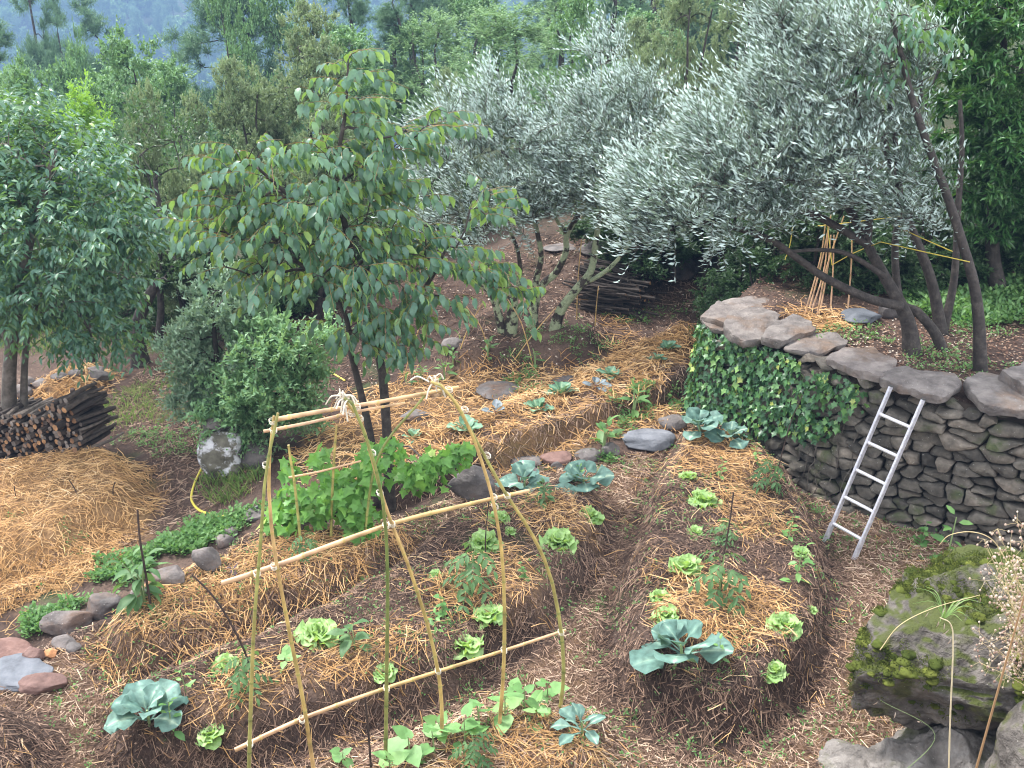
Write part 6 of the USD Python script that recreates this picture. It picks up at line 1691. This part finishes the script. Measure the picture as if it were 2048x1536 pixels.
weed_field(smooth_poly([(1120, 700), (1200, 640), (1300, 640), (1370, 660), (1250, 690), (1150, 760), (1000, 770)], .1), 260, (.02, .05), 'sparse green weeds between the olive mound and the straw bed', M_weed, R, .48, 6, 1.6)
weed_field(smooth_poly([(1000, 650), (1060, 640), (1160, 670), (1150, 710), (1030, 710)], .25), 500, (.02, .04), 'green weeds on the olive mound', M_weed, R, .5, 6, 1.8)
up_poly = smooth_poly([(1620, 660), (1700, 640), (1760, 640), (1950, 620), (2100, 600), (2150, 760), (1960, 740), (1760, 720), (1700, 690)], 1.45)
weed_field(up_poly, 240, (.02, .05), 'small green weeds on the upper terrace soil', M_weed, R, .5, 6, 1.6)
weed_field(smooth_poly([(1830, 560), (1960, 560), (2120, 520), (2150, 600), (1980, 620), (1850, 600)], 1.6), 700, (.035, .08), 'tall leafy weeds at the back of the upper terrace', M_weed, R, .36, 9, 1.4)
weed_field(smooth_poly([(1440, 850), (1500, 880), (1640, 985), (1640, 1030), (1540, 960), (1440, 890)]), 300, (.02, .05), 'small weeds along the foot of the stone wall', M_weed, R, .42, 6, 2)
weed_field(smooth_poly([(1640, 1090), (1780, 1040), (1900, 1090), (1880, 1110), (1780, 1080), (1680, 1110)]), 260, (.02, .05), 'weeds at the wall foot around the ladder', M_weed, R, .5, 6, 2)


def grass_field(P, per_m2, L, label, R, thr=.5, name='grass'):
    q = scatter(P, per_m2, R, .1)
    q = q[(meshkit.fbm(np.column_stack([q * 1.2, np.zeros(len(q))]), 3, 61) > thr)]
    N = len(q); a = R.uniform(0, 6.28, N)
    d = np.stack([np.cos(a) * .5, np.sin(a) * .5, np.ones(N)], -1)
    l = R.uniform(*L, N)
    v, f, t = leaves(np.column_stack([q, H(q[:, 0], q[:, 1]) - .01]), d, np.stack([-np.cos(a), -np.sin(a), np.full(N, .4)], -1), l, l * .07, 'oval', R.random(N))
    solo(name, (v, f), M_grass, label, 'grass', kind='stuff', tint=t)


grass_field(smooth_poly([(150, 830), (260, 780), (340, 760), (330, 720), (200, 690), (0, 700), (0, 650), (330, 650), (420, 720), (380, 850), (320, 880), (220, 860)], -.85), 500, (.05, .16), 'thin green grass on the lower left terrace', R, .46)
grass_field(smooth_poly([(400, 950), (480, 930), (560, 940), (540, 985), (430, 985)], -.35), 900, (.08, .2), 'grass at the foot of the lichened post', R, .36)
# fallen leaves
def litter(P, n_, label, R, size=(.02, .05), tn=(0, 1)):
    q = scatter(P, n_, R, .15)
    N = len(q)
    nrm = ground_normal(q[:, 0], q[:, 1])
    p = np.column_stack([q, H(q[:, 0], q[:, 1])]) + nrm * R.uniform(.004, .02, (N, 1))
    a = R.uniform(0, 6.28, N)
    v, f, t = leaves(p, np.stack([np.cos(a), np.sin(a), R.normal(0, .15, N)], -1), nrm + R.normal(0, .3, (N, 3)), R.uniform(*size, N), R.uniform(.010, .022, N), 'quad', R.uniform(*tn, N))
    solo('fallen_leaves', (v, f), litter_mat, label, 'leaves', kind='stuff', tint=t)


litter_mat = tint_mat('dead_leaves', [(0, (.06, .03, .022)), (.4, (.16, .085, .055)), (.7, (.30, .20, .14)), (.9, (.46, .38, .31)), (1, (.60, .55, .48))], rough=.7)
litter(up_poly, 700, 'pale dead leaves littering the upper terrace', R)
litter(UPPER.intersection(shapely.box(2, 9, 6, 15)), 420, 'brown dead leaves on the rise behind the capstones', R, (.025, .06), (0, .75))
litter(smooth_poly([(870, 690), (940, 640), (1000, 540), (1150, 500), (1400, 520), (1420, 640), (1300, 660), (1180, 640), (1160, 720), (960, 735)], .4), 220, 'dead leaves on the brown slope around the olives', R, (.025, .06))
litter(smooth_poly([(520, 720), (640, 600), (860, 560), (910, 640), (860, 705), (700, 750)], -.1), 200, 'dead leaves on the soil behind the persimmon', R, (.025, .06))
litter(smooth_poly([(180, 860), (230, 780), (400, 730), (520, 720), (560, 950), (480, 1060), (330, 1100), (330, 980), (300, 920)], -.7), 150, 'dead leaves on the dark soil of the lower left terrace', R, (.025, .06), (0, .8))
litter(TERX, 60, 'brown leaf bits among the mulch of the beds', R, (.015, .04), (0, .75))

# ---- dry plants in the lower right corner
dry_mat = tint_mat('dry_stalk', [(0, (.22, .10, .05)), (.5, (.46, .36, .19)), (1, (.62, .54, .38))], rough=.6)
seed_mat = tint_mat('seed_head', [(0, (.22, .13, .10)), (.5, (.40, .30, .24)), (1, (.56, .47, .38))], rough=.8)
R = rng(95)


def stalk(px, y, r, name, label, tn=.6, ears=0, green=False):
    pts = [at_y(a, b, y) for a, b in px]
    th = thing(name, label, 'grass')
    sp = spline(pts, 8)
    v, f = tube(sp, np.linspace(r, r * .5, len(sp)), 6)
    part(th, 'stalk', (v, f), dry_mat if not green else stem_mat, smooth=True, tint=np.full(len(v), tn))
    for k in range(ears):
        j = len(sp) - 1 - int(k * len(sp) * .5 / max(1, ears))
        d = np.array([R.normal(0, .5), R.normal(0, .3), -.8])
        v, f, t = leaves(sp[j][None] + unit(d) * .02, d[None], np.array([[0, -1, .2]]), np.array([.05]), np.array([.008]), 'oval', np.array([R.uniform(.6, 1)]))
        part(th, 'ear', (v, f), seed_mat, tint=t)
    return th


stalk([(1895, 1640), (1900, 1450), (1906, 1300), (1902, 1250), (1880, 1235)], 4.5, .0055, 'dry_stalk', 'straight cream dry grass stalk before the mossy boulder', .85, 5)
stalk([(1935, 1600), (1985, 1420), (2030, 1260), (2060, 1150)], 4.4, .008, 'dry_stalk', 'reddish brown dry stalk leaning right in the corner', .15, 3)
stalk([(2015, 1125), (1985, 1080), (1945, 1064), (1900, 1070), (1878, 1090)], 5.6, .004, 'dry_stalk', 'arching dry stem above the moss of the boulder', .5)
stalk([(1760, 1300), (1800, 1250), (1870, 1215), (1960, 1190)], 5.0, .003, 'dry_stalk', 'fine low dry stem crossing the moss', .6, 4)
stalk([(1790, 1560), (1870, 1470), (1760, 1400)], 4.7, .0025, 'green_stalk', 'thin green stalk arching at the lower right', .5, 3, True)
gt = thing('grass_tuft', 'tuft of arching green grass blades on top of the mossy boulder', 'grass')
c = at_y(1888, 1238, 5.1)
for k in range(16):
    a = R.uniform(0, 6.28); l = R.uniform(.12, .26)
    o = np.array([math.cos(a), math.sin(a), 0])
    sp = spline([c, c + o * l * .4 + [0, 0, l * .55], c + o * l * .9 + [0, 0, l * .45]], 4)
    w = np.linspace(.006, .0008, len(sp))[:, None] * np.array([-math.sin(a), math.cos(a), .2])
    v = np.vstack([sp - w, sp + w]); m = len(sp); i = np.arange(m - 1)
    part(gt, 'blade', (v, np.stack([i, i + 1, i + 1 + m, i + m], 1)), M_grass, tint=np.full(2 * m, R.uniform(.3, .7)))
sd = thing('seed_plant', 'feathery dry plant with hundreds of cream seed heads at the right edge', 'dry plant')
root = at_y(2075, 1420, 5.0)
stems, heads = [], []
bl_m = trimesh.creation.icosphere(1)
for k in range(46):
    tip = at_y(R.uniform(1955, 2100), R.uniform(1035, 1330), 5.0 + R.normal(0, .14))
    mid = (root + tip) / 2 + R.normal(0, .05, 3) + [0.03, 0, .06]
    sp = spline([root, mid, tip], 5)
    stems.append(tube(sp, np.linspace(.003, .001, len(sp)), 4, False))
    for m in range(26):
        j = R.integers(len(sp) // 2, len(sp)); h = sp[j] + R.normal(0, .035, 3)
        stems.append(tube(np.array([sp[j], h]), .0008, 3, False))
        r_ = R.uniform(.004, .008)
        heads.append((np.array(bl_m.vertices) * [r_, r_, r_ * 1.4] + h, np.array(bl_m.faces), np.full(len(bl_m.vertices), R.random())))
vv, ff = cat_mesh(stems)
part(sd, 'stems', (vv, ff), dry_mat, tint=np.full(len(vv), .55), kind='stuff')
hv, hf, ht = cat_leaves(heads)
part(sd, 'seed_heads', (hv, hf), seed_mat, smooth=True, tint=ht, kind='stuff')
